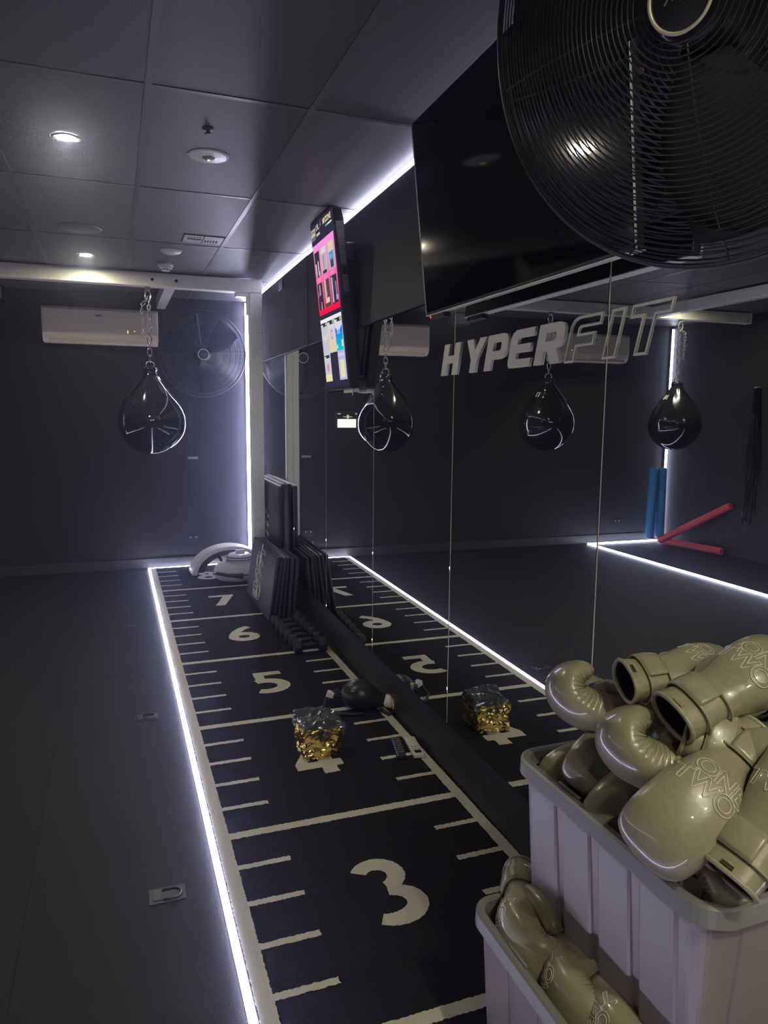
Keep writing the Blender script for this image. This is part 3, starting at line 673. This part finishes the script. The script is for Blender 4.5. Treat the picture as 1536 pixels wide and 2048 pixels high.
# ------------------------------------------------------------------ boxing gloves
def spine_interp(keys, n):
    out = []
    m_ = len(keys)
    for i in range(n+1):
        s = i/n*(m_-1); k = min(int(s), m_-2); f = s-k
        a = keys[max(k-1, 0)]; b = keys[k]; c = keys[k+1]; d = keys[min(k+2, m_-1)]
        out.append([.5*((2*b[j]) + (-a[j]+c[j])*f + (2*a[j]-5*b[j]+4*c[j]-d[j])*f*f + (-a[j]+3*b[j]-3*c[j]+d[j])*f**3) for j in range(len(b))])
    return out
# x, z, half thickness, half width
GK = [(0, 0, .039, .053), (.035, 0, .038, .052), (.075, .001, .037, .050), (.105, .002, .038, .051), (.135, .004, .044, .057), (.170, .006, .053, .065), (.208, .004, .052, .071),
      (.243, -.004, .048, .075), (.272, -.020, .045, .076), (.289, -.045, .041, .073), (.284, -.071, .035, .067), (.262, -.086, .028, .057), (.240, -.087, .020, .043), (.229, -.083, .010, .022)]
def loft(bm, keys, n, seg=44, ex=2.4, ripple=True):
    P = spine_interp(keys, n); rings = []
    for i, (x, z, th, wd) in enumerate(P):
        a = P[max(i-1, 0)]; b = P[min(i+1, n)]; t = V((b[0]-a[0], 0, b[1]-a[1])).normalized(); nz = V((-t.z, 0, t.x))
        row = []
        u = i/n
        for k in range(seg):
            an = 2*pi*k/seg; ca, sa = cos(an), sin(an)
            yy = wd*math.copysign(abs(ca)**(2/ex), ca); zz_ = th*math.copysign(abs(sa)**(2/ex), sa)
            p = V((x, yy, z)) + nz*zz_
            if ripple:
                inner = max(0, -sa)          # palm side
                band = math.exp(-((inner-.45)/.38)**2) if sa < .1 else 0
                m_ = max(0, min(1, (u-.46)/.10))*max(0, min(1, (1.0-u)/.08))
                side = V((0, ca, 0)) + nz*sa
                p -= side*(.0085*(1-abs(sin(u*105)))**1.5*band*m_)
                if abs(sa+.16) < .10: p -= side*.0032*max(0, min(1, (u-.30)/.1))   # seam groove
            row.append(bm.verts.new(p))
        rings.append(row)
    for a, b in zip(rings, rings[1:]):
        for k in range(seg): bm.faces.new((a[k], a[(k+1) % seg], b[(k+1) % seg], b[k])).smooth = True
    return rings
def band(bm, x0, x1, grow, a0, a1, n=40, m_=5, edge=.002):
    P = spine_interp(GK, 130); g = []
    for j in range(m_+1):
        x = x0+(x1-x0)*j/m_; q = min(P[:60], key=lambda p: abs(p[0]-x)); row = []
        gr = grow + (.003*sin(pi*j/m_))
        for i in range(n+1):
            an = a0+(a1-a0)*i/n; ca, sa = cos(an), sin(an)
            row.append(bm.verts.new((x, (q[3]+gr)*math.copysign(abs(ca)**(2/2.4), ca), q[1]+(q[2]+gr)*math.copysign(abs(sa)**(2/2.4), sa))))
        g.append(row)
    for a, b in zip(g, g[1:]):
        for i in range(n): bm.faces.new((a[i], a[i+1], b[i+1], b[i])).smooth = True
def make_glove():
    t = thing('boxing_glove', 'x', 'boxing glove')
    bm = bmesh.new(); rings = loft(bm, GK, 230)
    c = bm.verts.new(V(sum((v.co for v in rings[-1]), V()))/len(rings[-1]))
    for k in range(44): bm.faces.new((rings[-1][k], rings[-1][(k+1) % 44], c)).smooth = True
    # palm heel pad and grip bar bulge
    body = obj('glove_body', bm, mt['glove'], t)
    dgm = body.data; bvh = BVHTree.FromPolygons([v.co for v in dgm.vertices], [p.vertices[:] for p in dgm.polygons])
    bm = bmesh.new()   # palm heel
    K2 = [(.105, -.028, .012, .036), (.13, -.036, .020, .046), (.165, -.044, .024, .052), (.20, -.048, .022, .050), (.225, -.050, .012, .034)]
    r2 = loft(bm, K2, 24, 28, 2.2, False); bm.faces.new(r2[0]); bm.faces.new(r2[-1]); obj('palm_pad', bm, mt['glove'], t)
    bm = bmesh.new()   # thumb
    TP = [(.112, .038, -.012, .020), (.135, .052, -.022, .026), (.160, .064, -.036, .029), (.190, .070, -.050, .029), (.218, .066, -.064, .027), (.240, .056, -.074, .022), (.250, .050, -.078, .010)]
    q = spine_interp(TP, 30); tube(bm, [p[:3] for p in q], [max(.004, p[3]) for p in q], 22); obj('thumb', bm, mt['glove'], t)
    bm = bmesh.new(); band(bm, .036, .088, .0035, -pi*.92, pi*.62, 44, 6); o = obj('wrist_strap', bm, mt['glove'], t); s = o.modifiers.new('s', 'SOLIDIFY'); s.thickness = .005; s.offset = 1
    bm = bmesh.new(); q = spine_interp(GK, 130)
    def loop(x, gr, r):
        p = min(q[:60], key=lambda p: abs(p[0]-x)); tube(bm, [(x, (p[3]+gr)*math.copysign(abs(cos(a))**(2/2.4), cos(a)), p[1]+(p[2]+gr)*math.copysign(abs(sin(a))**(2/2.4), sin(a))) for a in [2*pi*i/48+.001 for i in range(48)]], r, 8, True)
    loop(.0005, -.001, .0048); loop(.036, .006, .0026); loop(.088, .006, .0026); obj('piping', bm, mt['gtrim'], t)
    bm = bmesh.new(); g = []
    for x, s_ in ((.001, .93), (.03, .86), (.07, .72), (.10, .55)):
        g.append([bm.verts.new((x, .054*s_*math.copysign(abs(cos(a))**(2/2.4), cos(a)), .039*s_*math.copysign(abs(sin(a))**(2/2.4), sin(a)))) for a in [2*pi*i/32 for i in range(32)]])
    for a, b in zip(g, g[1:]):
        for k in range(32): bm.faces.new((a[k], a[(k+1) % 32], b[(k+1) % 32], b[k])).smooth = True
    bm.faces.new(g[-1]); obj('lining', bm, mt['lining'], t)
    bm = bmesh.new(); bx(bm, (.006, -.010, .0405), (.013, .012, .0425)); obj('gold_tag', bm, mt['gold'], t)
    lb = onetwo(.048, .00075)     # printed mark laid onto the back of the hand
    for v in lb.verts:
        x, y = v.co.x, v.co.y
        ox, oy = .185 + y, -x
        h = bvh.ray_cast(V((ox, oy, .3)), V((0, 0, -1)))
        if h[0]: v.co = h[0] + h[1]*(.0015+v.co.z*.6)
        else: v.co = V((ox, oy, 0))
    o = obj('printed_mark', lb, mt['logo'], t)
    return t
glove0 = make_glove(); used = [False]
MB2 = None
def put_glove(loc, X, Z, label, group, s=1.0, flip=False):
    global MB2
    g = glove0 if not used[0] else copy_tree(glove0); used[0] = True
    g['label'] = label; g['group'] = group
    if flip:
        pm = [c for c in g.children if c.name.startswith('printed_mark')][0]
        if MB2 is None:
            bd = [c for c in g.children if c.name.startswith('glove_body')][0].data; bv = BVHTree.FromPolygons([v.co for v in bd.vertices], [p.vertices[:] for p in bd.polygons])
            lb = onetwo(.048, .00075)
            for v in lb.verts:
                ox, oy = .185-v.co.y, v.co.x; h = bv.ray_cast(V((ox, oy, .3)), V((0, 0, -1)))
                v.co = h[0]+h[1]*(.0015+v.co.z*.6) if h[0] else V((ox, oy, 0))
            MB2 = bpy.data.meshes.new('printed_mark'); lb.to_mesh(MB2); lb.free(); MB2.materials.append(mt['logo'])
        pm.data = MB2
    m_ = frame(X, Z, (0, 0, 0)); c = m_ @ (V((.16, 0, -.03))*s)
    m_ = M4.Translation(V(loc)-c) @ m_ @ M4.Scale(s, 4); g.matrix_world = m_
    return g
#GLOVES
put_glove((0.675, 2.691, 0.966), (-0.971, 0.258, 0.044), (-0.077, -0.378, -0.957), 'olive glove at the upper left of the heap, its gathered thumb fold turned up', 'olive gloves heaped in the upper tub', 0.95, False)
put_glove((0.733, 2.572, 1.037), (1.009, -0.152, 0.042), (-0.225, -0.444, 0.823), 'olive glove with open cuff facing left, at the back top of the heap', 'olive gloves heaped in the upper tub', 0.86, False)
put_glove((0.646, 2.463, 0.956), (-0.978, 0.238, 0.037), (-0.066, -0.435, -0.950), 'olive glove in the middle of the heap, gathered palm fold clearly visible', 'olive gloves heaped in the upper tub', 0.97, False)
put_glove((0.725, 2.429, 1.069), (0.972, -0.043, 0.332), (-0.432, -0.428, 0.778), 'topmost olive glove with large white print and open cuff to the left', 'olive gloves heaped in the upper tub', 0.94, False)
put_glove((0.592, 2.361, 0.927), (-0.903, -0.202, -0.363), (-0.358, -0.666, 0.655), 'big olive glove near the tub edge, knuckles pointing down at the rim', 'olive gloves heaped in the upper tub', 0.95, True)
put_glove((0.654, 2.749, 0.784), (-0.955, 0.007, -0.166), (-0.195, -0.508, 0.830), 'dark olive glove tucked in the far left corner of the upper tub', 'olive gloves heaped in the upper tub', 0.73, True)
put_glove((0.652, 2.683, 0.852), (-0.811, -0.469, -0.110), (0.140, -0.466, 0.862), 'shadowed olive glove between the corner glove and the middle glove', 'olive gloves heaped in the upper tub', 0.8, False)
put_glove((0.650, 2.581, 0.807), (-0.921, -0.337, -0.224), (-0.440, -0.598, 0.699), 'dark olive glove under the middle glove, pressed against the tub side', 'olive gloves heaped in the upper tub', 0.84, False)
put_glove((0.588, 2.372, 0.815), (0.040, -1.000, -0.050), (0.100, 0.000, 1.000), 'olive glove low in the front corner of the upper tub, only its rounded end showing', 'olive gloves heaped in the upper tub', 0.74, False)
put_glove((0.666, 2.259, 0.934), (0.751, 0.031, 0.653), (-0.672, -0.361, 0.627), 'olive glove at the right edge with open strap and cuff facing down left', 'olive gloves heaped in the upper tub', 0.92, False)
put_glove((0.706, 2.318, 0.996), (0.730, -0.629, -0.250), (0.444, 0.610, -0.600), 'olive glove at the right edge turned palm up below the topmost glove', 'olive gloves heaped in the upper tub', 0.92, False)
put_glove((0.785, 2.452, 0.931), (0.974, -0.247, 0.045), (0.218, 0.574, -0.688), 'olive glove buried beneath the topmost glove, strap showing', 'olive gloves heaped in the upper tub', 0.85, False)
put_glove((0.522, 2.777, 0.417), (-0.477, -0.863, -0.122), (-0.918, 0.261, 0.203), 'olive glove standing at the far end of the lower tub, gathered fold showing', 'olive gloves in the lower tub', 0.86, False)
put_glove((0.523, 2.806, 0.324), (-0.370, -0.853, 0.225), (-0.522, 0.193, 0.752), 'dark olive glove against the far left side of the lower tub', 'olive gloves in the lower tub', 0.74, False)
put_glove((0.541, 2.615, 0.391), (-0.411, -0.887, -0.122), (-0.943, 0.105, 0.174), 'olive glove squeezed between the two tubs, second from the far end', 'olive gloves in the lower tub', 0.86, False)
put_glove((0.537, 2.668, 0.296), (-0.337, -0.907, 0.231), (-0.284, 0.120, 0.853), 'shadowed olive glove behind the squeezed one in the lower tub', 'olive gloves in the lower tub', 0.76, False)
put_glove((0.558, 2.480, 0.395), (-0.289, -0.932, -0.121), (-0.844, 0.030, 0.281), 'nearest olive glove of the lower tub at the bottom edge of the view', 'olive gloves in the lower tub', 0.9, False)
put_glove((0.541, 2.538, 0.299), (-0.306, -0.824, 0.219), (-0.414, 0.055, 0.816), 'dark olive glove low in the lower tub beside the nearest one', 'olive gloves in the lower tub', 0.78, False)
#GLOVES_END

# ------------------------------------------------------------------ storage tubs
def rrect(hx, hy, r, n=8, sub=26):
    pts = []
    for cx, cy, a0 in ((hx-r, hy-r, 0), (-hx+r, hy-r, 90), (-hx+r, -hy+r, 180), (hx-r, -hy+r, 270)):
        for i in range(n+1): a = R_(a0+90*i/n); pts.append((cx+r*cos(a), cy+r*sin(a)))
    out = []
    for i in range(len(pts)):
        a = V(pts[i]); b = V(pts[(i+1) % len(pts)]); L = (b-a).length; k = max(1, int(L/.006)) if L > .05 else 1
        for j in range(k): out.append(a.lerp(b, j/k))
    return out
def make_tub(label, cx, cy, z0, Hh=.42, hx=.205, hy=.305, yaw=0):
    t = thing('storage_tub', label, 'storage tub', (cx, cy, z0), yaw, 'stacked grey storage tubs')
    bm = bmesh.new(); base = rrect(hx-.017, hy-.017, .045); n = len(base)
    def lev(z, off, rib):
        row = []
        for i, p in enumerate(base):
            q = base[(i+1) % n]; pr_ = base[i-1]; tt = (q-pr_).normalized(); nn = V((tt.y, -tt.x))
            f = 0
            if rib:
                if abs(p.x) > hx-.0215 and abs(p.y) < hy-.085: f = -.015 if ((p.y+5) % .122) < .020 else (-.003 if ((p.y+5) % .122) < .026 or ((p.y+5) % .122) > .116 else 0)
                elif abs(p.y) > hy-.0215 and abs(p.x) < hx-.08: f = -.015 if ((p.x+5.03) % .14) < .020 else 0
            row.append(bm.verts.new((p.x+nn.x*(off+f*rib), p.y+nn.y*(off+f*rib), z)))
        return row
    rows = [lev(0, -.045, 0), lev(.004, -.032, 0), lev(.03, -.024, .4), lev(.05, -.022, 1), lev(Hh*.5, -.011, 1), lev(Hh-.06, -.002, 1), lev(Hh-.05, 0, .3), lev(Hh-.012, .002, 0), lev(Hh-.012, -.004, 0), lev(Hh-.06, -.006, 0), lev(Hh*.5, -.018, 0), lev(.04, -.032, 0), lev(.01, -.045, 0)]
    for a, b in zip(rows, rows[1:]):
        for k in range(n): bm.faces.new((a[k], a[(k+1) % n], b[(k+1) % n], b[k]))
    bm.faces.new(rows[0]); bm.faces.new(rows[-1])
    obj('tub_body', bm, mt['tub'], t)
    bm = bmesh.new(); b2 = rrect(hx-.017, hy-.017, .045); base[:] = b2; n = len(b2)
    rows = [lev(Hh-.036, .015, 0), lev(Hh-.036, .018, 0), lev(Hh-.004, .017, 0), lev(Hh, .012, 0), lev(Hh, .002, 0), lev(Hh-.003, -.004, 0), lev(Hh-.014, -.0045, 0), lev(Hh-.012, .013, 0)]
    for i in range(len(rows)):
        a, b = rows[i], rows[(i+1) % len(rows)]
        for k in range(n): bm.faces.new((a[k], a[(k+1) % n], b[(k+1) % n], b[k]))
    rm = obj('tub_rim', bm, mt['rim'], t, smooth=False)
    for sx in (-1, 1):
        for yy in (-.155, .10):
            bm = bmesh.new(); bx(bm, (sx*(hx-.020)-.004, yy-.038, Hh+.0002), (sx*(hx-.020)+.004, yy+.038, Hh+.0035)); obj('lid_catch', bm, mt['rim'], rm, bevel=.0015)
    return t
make_tub('lower grey storage tub of gloves on the floor, mostly under the other tub', .415+.2, 2.575, .0005, yaw=0)
make_tub('upper grey ribbed storage tub piled high with olive gloves', .705, 2.545, .380, yaw=0)

# ------------------------------------------------------------------ gold foil bag on the 4
t = thing('foil_bag', 'crumpled gold foil cube bag with a grey top standing on the numeral 4', 'foil bag', (.498, 4.575, .0135), .02)
def crumple(bm, amp, sc, seed):
    for v in bm.verts:
        p = v.co*sc+V((seed, seed*2, 0)); d = V((noise.noise(p), noise.noise(p+V((9, 0, 0))), noise.noise(p+V((0, 9, 0)))))
        r = abs(noise.noise(p*1.7+V((3, 3, 3))))
        v.co += d*amp - v.co.normalized()*r*amp*.6
def cube_grid(bm, lo, hi, n):
    vs = bx(bm, lo, hi); bmesh.ops.subdivide_edges(bm, edges=bm.edges[:], cuts=n, use_grid_fill=True)
bm = bmesh.new(); cube_grid(bm, (-.090, -.085, 0), (.090, .085, .135), 44)
for v in bm.verts:
    k = v.co.z/.135; v.co.x *= 1+.10*k; v.co.y *= 1+.06*k
crumple(bm, .014, 19, 3); crumple(bm, .003, 44, 5)
for v in bm.verts: v.co.z = max(v.co.z, .0006)
obj('gold_side', bm, mt['foil'], t)
bm = bmesh.new(); cube_grid(bm, (-.100, -.092, .122), (.100, .100, .170), 26)
for v in bm.verts: k = (v.co.z-.122)/.048; v.co.x *= 1-.10*k; v.co.y = v.co.y*(1-.15*k)+.012*k
crumple(bm, .020, 15, 8); obj('folded_top', bm, mt['film'], t)

# black speed bag with straps
t = thing('speed_bag', 'black padded speed bag with white collar lying beside the gold foil bag', 'speed bag', (.845, 4.97, .0135), R_(-24))
bm = bmesh.new()
PB = [(-.115, .004), (-.105, .035), (-.08, .062), (-.04, .078), (.0, .080), (.04, .070), (.08, .050), (.115, .034), (.135, .030)]
lathe(bm, [(.0001, -.117)] + [(r, x) for x, r in PB] + [(.0001, .137)], 40)
bmesh.ops.rotate(bm, verts=bm.verts[:], cent=(0, 0, 0), matrix=M4.Rotation(pi/2, 3, 'Y'))
bmesh.ops.translate(bm, verts=bm.verts[:], vec=(0, 0, .079))
for v in bm.verts:
    if v.co.x > .02: v.co.z -= (v.co.x-.02)*.30
obj('bag_body', bm, mt['blackp'], t, smooth=True)
bm = bmesh.new(); tube(bm, [(.120, 0, .052), (.165, 0, .040)], .034, 28); obj('white_collar', bm, mt['cream'], t)
bm = bmesh.new(); tube(bm, [(.170, .045*cos(2*pi*i/24), .042+.036*sin(2*pi*i/24)) for i in range(24)], .005, 6, True); obj('collar_ring', bm, mt['whitep'], t)
bm = bmesh.new(); bx(bm, (-.055, -.045, .143), (-.030, -.030, .146)); obj('gold_mark', bm, mt['gold'], t).rotation_euler = (R_(18), 0, 0)
bm = bmesh.new(); tube(bm, [(.10, -.03, .01), (.15, -.08, .006), (.18, -.04, .006)], .010, 6); tube(bm, [(-.09, 0, .06), (-.14, .02, .09), (-.19, -.01, .06), (-.20, -.05, .02), (-.15, -.09, .008), (-.05, -.10, .008), (.02, -.085, .008)], .009, 6)
tube(bm, [(-.10, .04, .07), (-.16, .06, .05), (-.20, .03, .01)], .010, 6); obj('strap', bm, mt['blackm'], t)
bm = bmesh.new(); bx(bm, (-.205, -.02, .006), (-.165, .02, .034), rot=M4.Rotation(.3, 3, 'Y')); obj('strap_patch', bm, mt['cream'], t, bevel=.004)

# remotes
def remote(name, label, loc, rz, L, W, Hh, m, btn, scr):
    t = thing(name, label, 'remote control', loc, rz)
    bm = bmesh.new(); bx(bm, (-W/2, -L/2, 0), (W/2, L/2, Hh)); obj('case', bm, m, t, bevel=.005, seg=3)
    for i in range(7):
        for j in range(3):
            if scr and i < 4: continue
            y = L/2-.02-i*L*.115; x = (j-1)*W*.27; bm = bmesh.new(); bx(bm, (x-.004, y-.004, Hh), (x+.004, y+.003, Hh+.0012)); obj('button', bm, btn, t)
    if scr: bm = bmesh.new(); bx(bm, (-W*.28, -L/2+.015, Hh), (W*.32, -L/2+.045, Hh+.001)); obj('display_window', bm, mt['blackg'], t)
remote('remote_control', 'black button remote lying on the turf beside the white remote', (.853, 4.455, .0138), R_(-12), .20, .045, .018, mt['blackp'], mt['dim'], False)
remote('remote_control', 'white remote with a small dark display on the right border line', (.925, 4.435, .0145), R_(-8), .19, .052, .020, mt['cream'], mt['dim'], True)

# ------------------------------------------------------------------ hex dumbbells in a row along the mirror
db = thing('hex_dumbbell', 'x', 'dumbbell', (0, 0, 0), 0, 'black hex dumbbells in a row along the mirror')
for s in (-1, 1):
    bm = bmesh.new(); tube(bm, [(s*.055, 0, .042), (s*.062, 0, .042), (s*.105, 0, .042), (s*.112, 0, .042)], [.038, .048, .048, .036], 6)
    bmesh.ops.rotate(bm, verts=bm.verts[:], cent=(0, 0, .042), matrix=M4.Rotation(R_(0), 3, 'X')); obj('head', bm, mt['blackm'], db, bevel=.003)
bm = bmesh.new(); tube(bm, [(-.056, 0, .042), (-.03, 0, .042), (0, 0, .042), (.03, 0, .042), (.056, 0, .042)], [.013, .015, .0165, .015, .013], 12); obj('handle', bm, mt['blackm'], db)
ordn = ['nearest', 'second nearest', 'third nearest', 'fourth nearest', 'fifth nearest', 'farthest']
for i in range(6):
    o = db if i == 0 else copy_tree(db)
    o.location = (.822-.004*i, 5.98+.125*i, .0138); o.rotation_euler = (0, 0, random.uniform(-.06, .06)); o['label'] = ordn[i] + ' black hex dumbbell of the row lying beside the mirror'

# ------------------------------------------------------------------ pads leaning on the mirror, tall mats behind the post
def pad(name, label, L, Hh, T, mtx, group, logo=True, edge=False, bulge=0):
    t = thing(name, label, 'pad', (0, 0, 0), 0, group); t.matrix_world = mtx
    bm = bmesh.new(); bx(bm, (0, 0, 0), (T, L, Hh)); obj('cover', bm, mt['pad'], t, bevel=.012, seg=3)
    if edge: bm = bmesh.new(); bx(bm, (.004, .01, Hh+.0004), (T-.004, L-.01, Hh+.004)); obj('white_top_edge', bm, mt['whitep'], t)
    bm = bmesh.new(); bx(bm, (T*.35, -.004, .03), (T*.65, -.0003, .09)); obj('end_tab', bm, mt['blackp'], t)
    if logo:
        lb = onetwo(logo, .0028); me = bpy.data.meshes.new('printed_mark'); lb.to_mesh(me); lb.free(); me.materials.append(mt['logo'])
        o = bpy.data.objects.new('printed_mark', me); C.objects.link(o); o.parent = t
        o.matrix_local = M4.Translation((-.003, L*.55, Hh*.52)) @ M4(((0, 0, -1, 0), (0, -1, 0, 0), (1, 0, 0, 0), (0, 0, 0, 1))).to_3x3().to_4x4() @ M4.Rotation(pi, 4, 'Z')
    return t
names = ['front one bearing a white outlined print', 'second from the front', 'third from the front', 'one deepest in the row']
for i in range(4):
    m_ = M4.Translation((.690+.038*i, 6.745+.010*i, .0148)) @ M4.Rotation(R_(8.6-1.05*i), 4, 'Y')
    pad('kick_pad', 'long black padded board leaning towards the mirror, the ' + names[i], .975, .50-.006*i, .028, m_, 'black padded boards leaning in a row', logo=.19 if i == 0 else 0)
for i in range(2):
    m_ = M4.Translation((.842+.038*i, 6.75, .0148)) @ M4.Rotation(R_(4.2), 4, 'Y')
    pad('kick_pad', 'shorter black padded board between the leaning row and the mirror, ' + ['farther from the glass', 'touching the glass'][i], .48, .478, .028, m_, 'shorter black boards against the mirror', logo=0)
tn = ['the outer one with a printed mark', 'the one nearest the mirror']
for i in range(2):
    m_ = M4.Translation((.884+.036*i, 7.26+.06*i, .0148)) @ M4.Rotation(-.0127, 4, 'Z') @ M4.Rotation(R_(.4), 4, 'Y')
    pad('tall_mat', 'tall black mat with white top edge, ' + tn[i], .98, .975+.01*i, .032, m_, 'tall mats between post and mirror', logo=.17 if i == 0 else 0, edge=True)

# ------------------------------------------------------------------ white body shield and curved kick shield at the far end
t = thing('body_shield', 'round white belly pad with a dark seam lying on the far end of the turf', 'body shield', (.72, 8.26, .0135), .1)
bm = bmesh.new(); lathe(bm, smooth_prof([(.0001, 0), (.15, .002), (.205, .03), (.222, .075), (.215, .125), (.185, .16), (.12, .185), (.0001, .192)]), 48)
for v in bm.verts: v.co.x *= 1.08; v.co.y *= .8
obj('padded_shell', bm, mt['cream'], t)
bm = bmesh.new(); tube(bm, [(1.08*.224*cos(a), .8*.224*sin(a), .075) for a in [2*pi*i/60 for i in range(60)]], .005, 6, True); obj('dark_seam', bm, mt['blackm'], t)
bm = bmesh.new(); lathe(bm, [(.0001, .19), (.105, .185), (.115, .205), (.112, .235), (.09, .25), (.0001, .252)], 36); bx(bm, (-.03, -.02, .25), (.05, .02, .285)); obj('top_cushion', bm, mt['cream'], t)
bm = bmesh.new(); ring(bm, .116, .005, .222, 40, 6); ring(bm, .117, .004, .20, 40, 6); obj('cushion_seam', bm, mt['blackm'], t)
bm = bmesh.new(); tube(bm, [(-.24, -.10, .10), (-.16, -.17, .085), (-.06, -.19, .075), (-.02, -.19, .07)], [.012, .016, .02, .03], 10); obj('buckle_strap', bm, mt['blackm'], t)
t = thing('kick_shield', 'curved white kick shield with black inside arching over the belly pad', 'kick shield', (.67, 8.62, .0135), .05)
def arch(bm, r0, r1, hw, a0, a1, n=30, sx=1.35, flat=1.0):
    g = []
    for i in range(n+1):
        a = R_(a0+(a1-a0)*i/n)
        g.append([bm.verts.new((r*cos(a)*sx, y, r*sin(a)*flat+.0)) for r, y in ((r0, -hw), (r1, -hw), (r1, hw), (r0, hw))])
    for a, b in zip(g, g[1:]):
        for k in range(4): bm.faces.new((a[k], a[(k+1) % 4], b[(k+1) % 4], b[k]))
    bm.faces.new(g[0]); bm.faces.new(g[-1])
bm = bmesh.new(); arch(bm, .235, .275, .11, 25, 178); o = obj('outer_shell', bm, mt['cream'], t, bevel=.012, seg=3)
bm = bmesh.new(); arch(bm, .190, .2345, .10, 30, 172); o = obj('inner_padding', bm, mt['blackm'], t, bevel=.008)
bm = bmesh.new(); tube(bm, [(-.12, -.08, .20), (-.05, -.12, .07), (.02, -.09, .20)], .018, 8); obj('arm_strap', bm, mt['blackm'], t)

# ------------------------------------------------------------------ things on the far left, seen through the mirror
def roller(label, p0, p1, r, m, grp):
    t = thing('foam_noodle', label, 'foam tube', p0, 0, grp); d = V(p1)-V(p0)
    bm = bmesh.new(); tube(bm, [(0, 0, 0), d*.02, d*.98, d], [r*.9, r, r, r*.9], 24); obj('foam_tube', bm, m, t)
    bm = bmesh.new(); n = d.normalized(); tube(bm, [d-n*.002, d+n*.001], r*.35, 12); obj('core_hole', bm, mt['dark'], t)
roller('blue foam tube leaning in the far corner, the left one in the mirror', (-3.93, 8.86, .06), (-4.07, 9.02, .93), .055, mt['blue'], 'blue foam tubes')
roller('blue foam tube leaning in the far corner, the right one partly behind its twin', (-4.10, 8.88, .06), (-4.20, 9.02, .93), .055, mt['blue'], 'blue foam tubes')
roller('red foam tube propped up diagonally against the left wall', (-4.02, 8.78, .045), (-4.24, 7.90, .58), .042, mt['red'], 'red foam tubes')
roller('red foam tube lying flat on the floor below the propped one', (-4.06, 8.80, .045), (-4.21, 7.95, .045), .042, mt['red'], 'red foam tubes')
def bands(label, y, n, zt, zb):
    t = thing('resistance_bands', label, 'resistance bands', (XL, y, 0), 0, 'dark bands hanging on the left wall')
    bm = bmesh.new(); tube(bm, [(0.001, 0, zt), (.09, 0, zt)], .01); obj('hook', bm, mt['dim'], t)
    for i in range(n):
        bm = bmesh.new(); a = random.uniform(-.06, .06); b = a+random.uniform(-.05, .05); xx = .02+.012*i
        tube(bm, [(xx, 0, zt), (xx, a-.03, (zt+zb)/2), (xx, b, zb+random.uniform(0, .2)), (xx, a+.03, (zt+zb)/2), (xx, .01, zt)], .009, 6)
        obj('band_loop', bm, mt['blackg'], t)
bands('bunch of dark resistance bands hanging beside the red foam tube', 7.65, 6, 1.9, .35)
bands('farther-right bunch of dark resistance bands on the left wall', 6.45, 6, 2.0, .4)
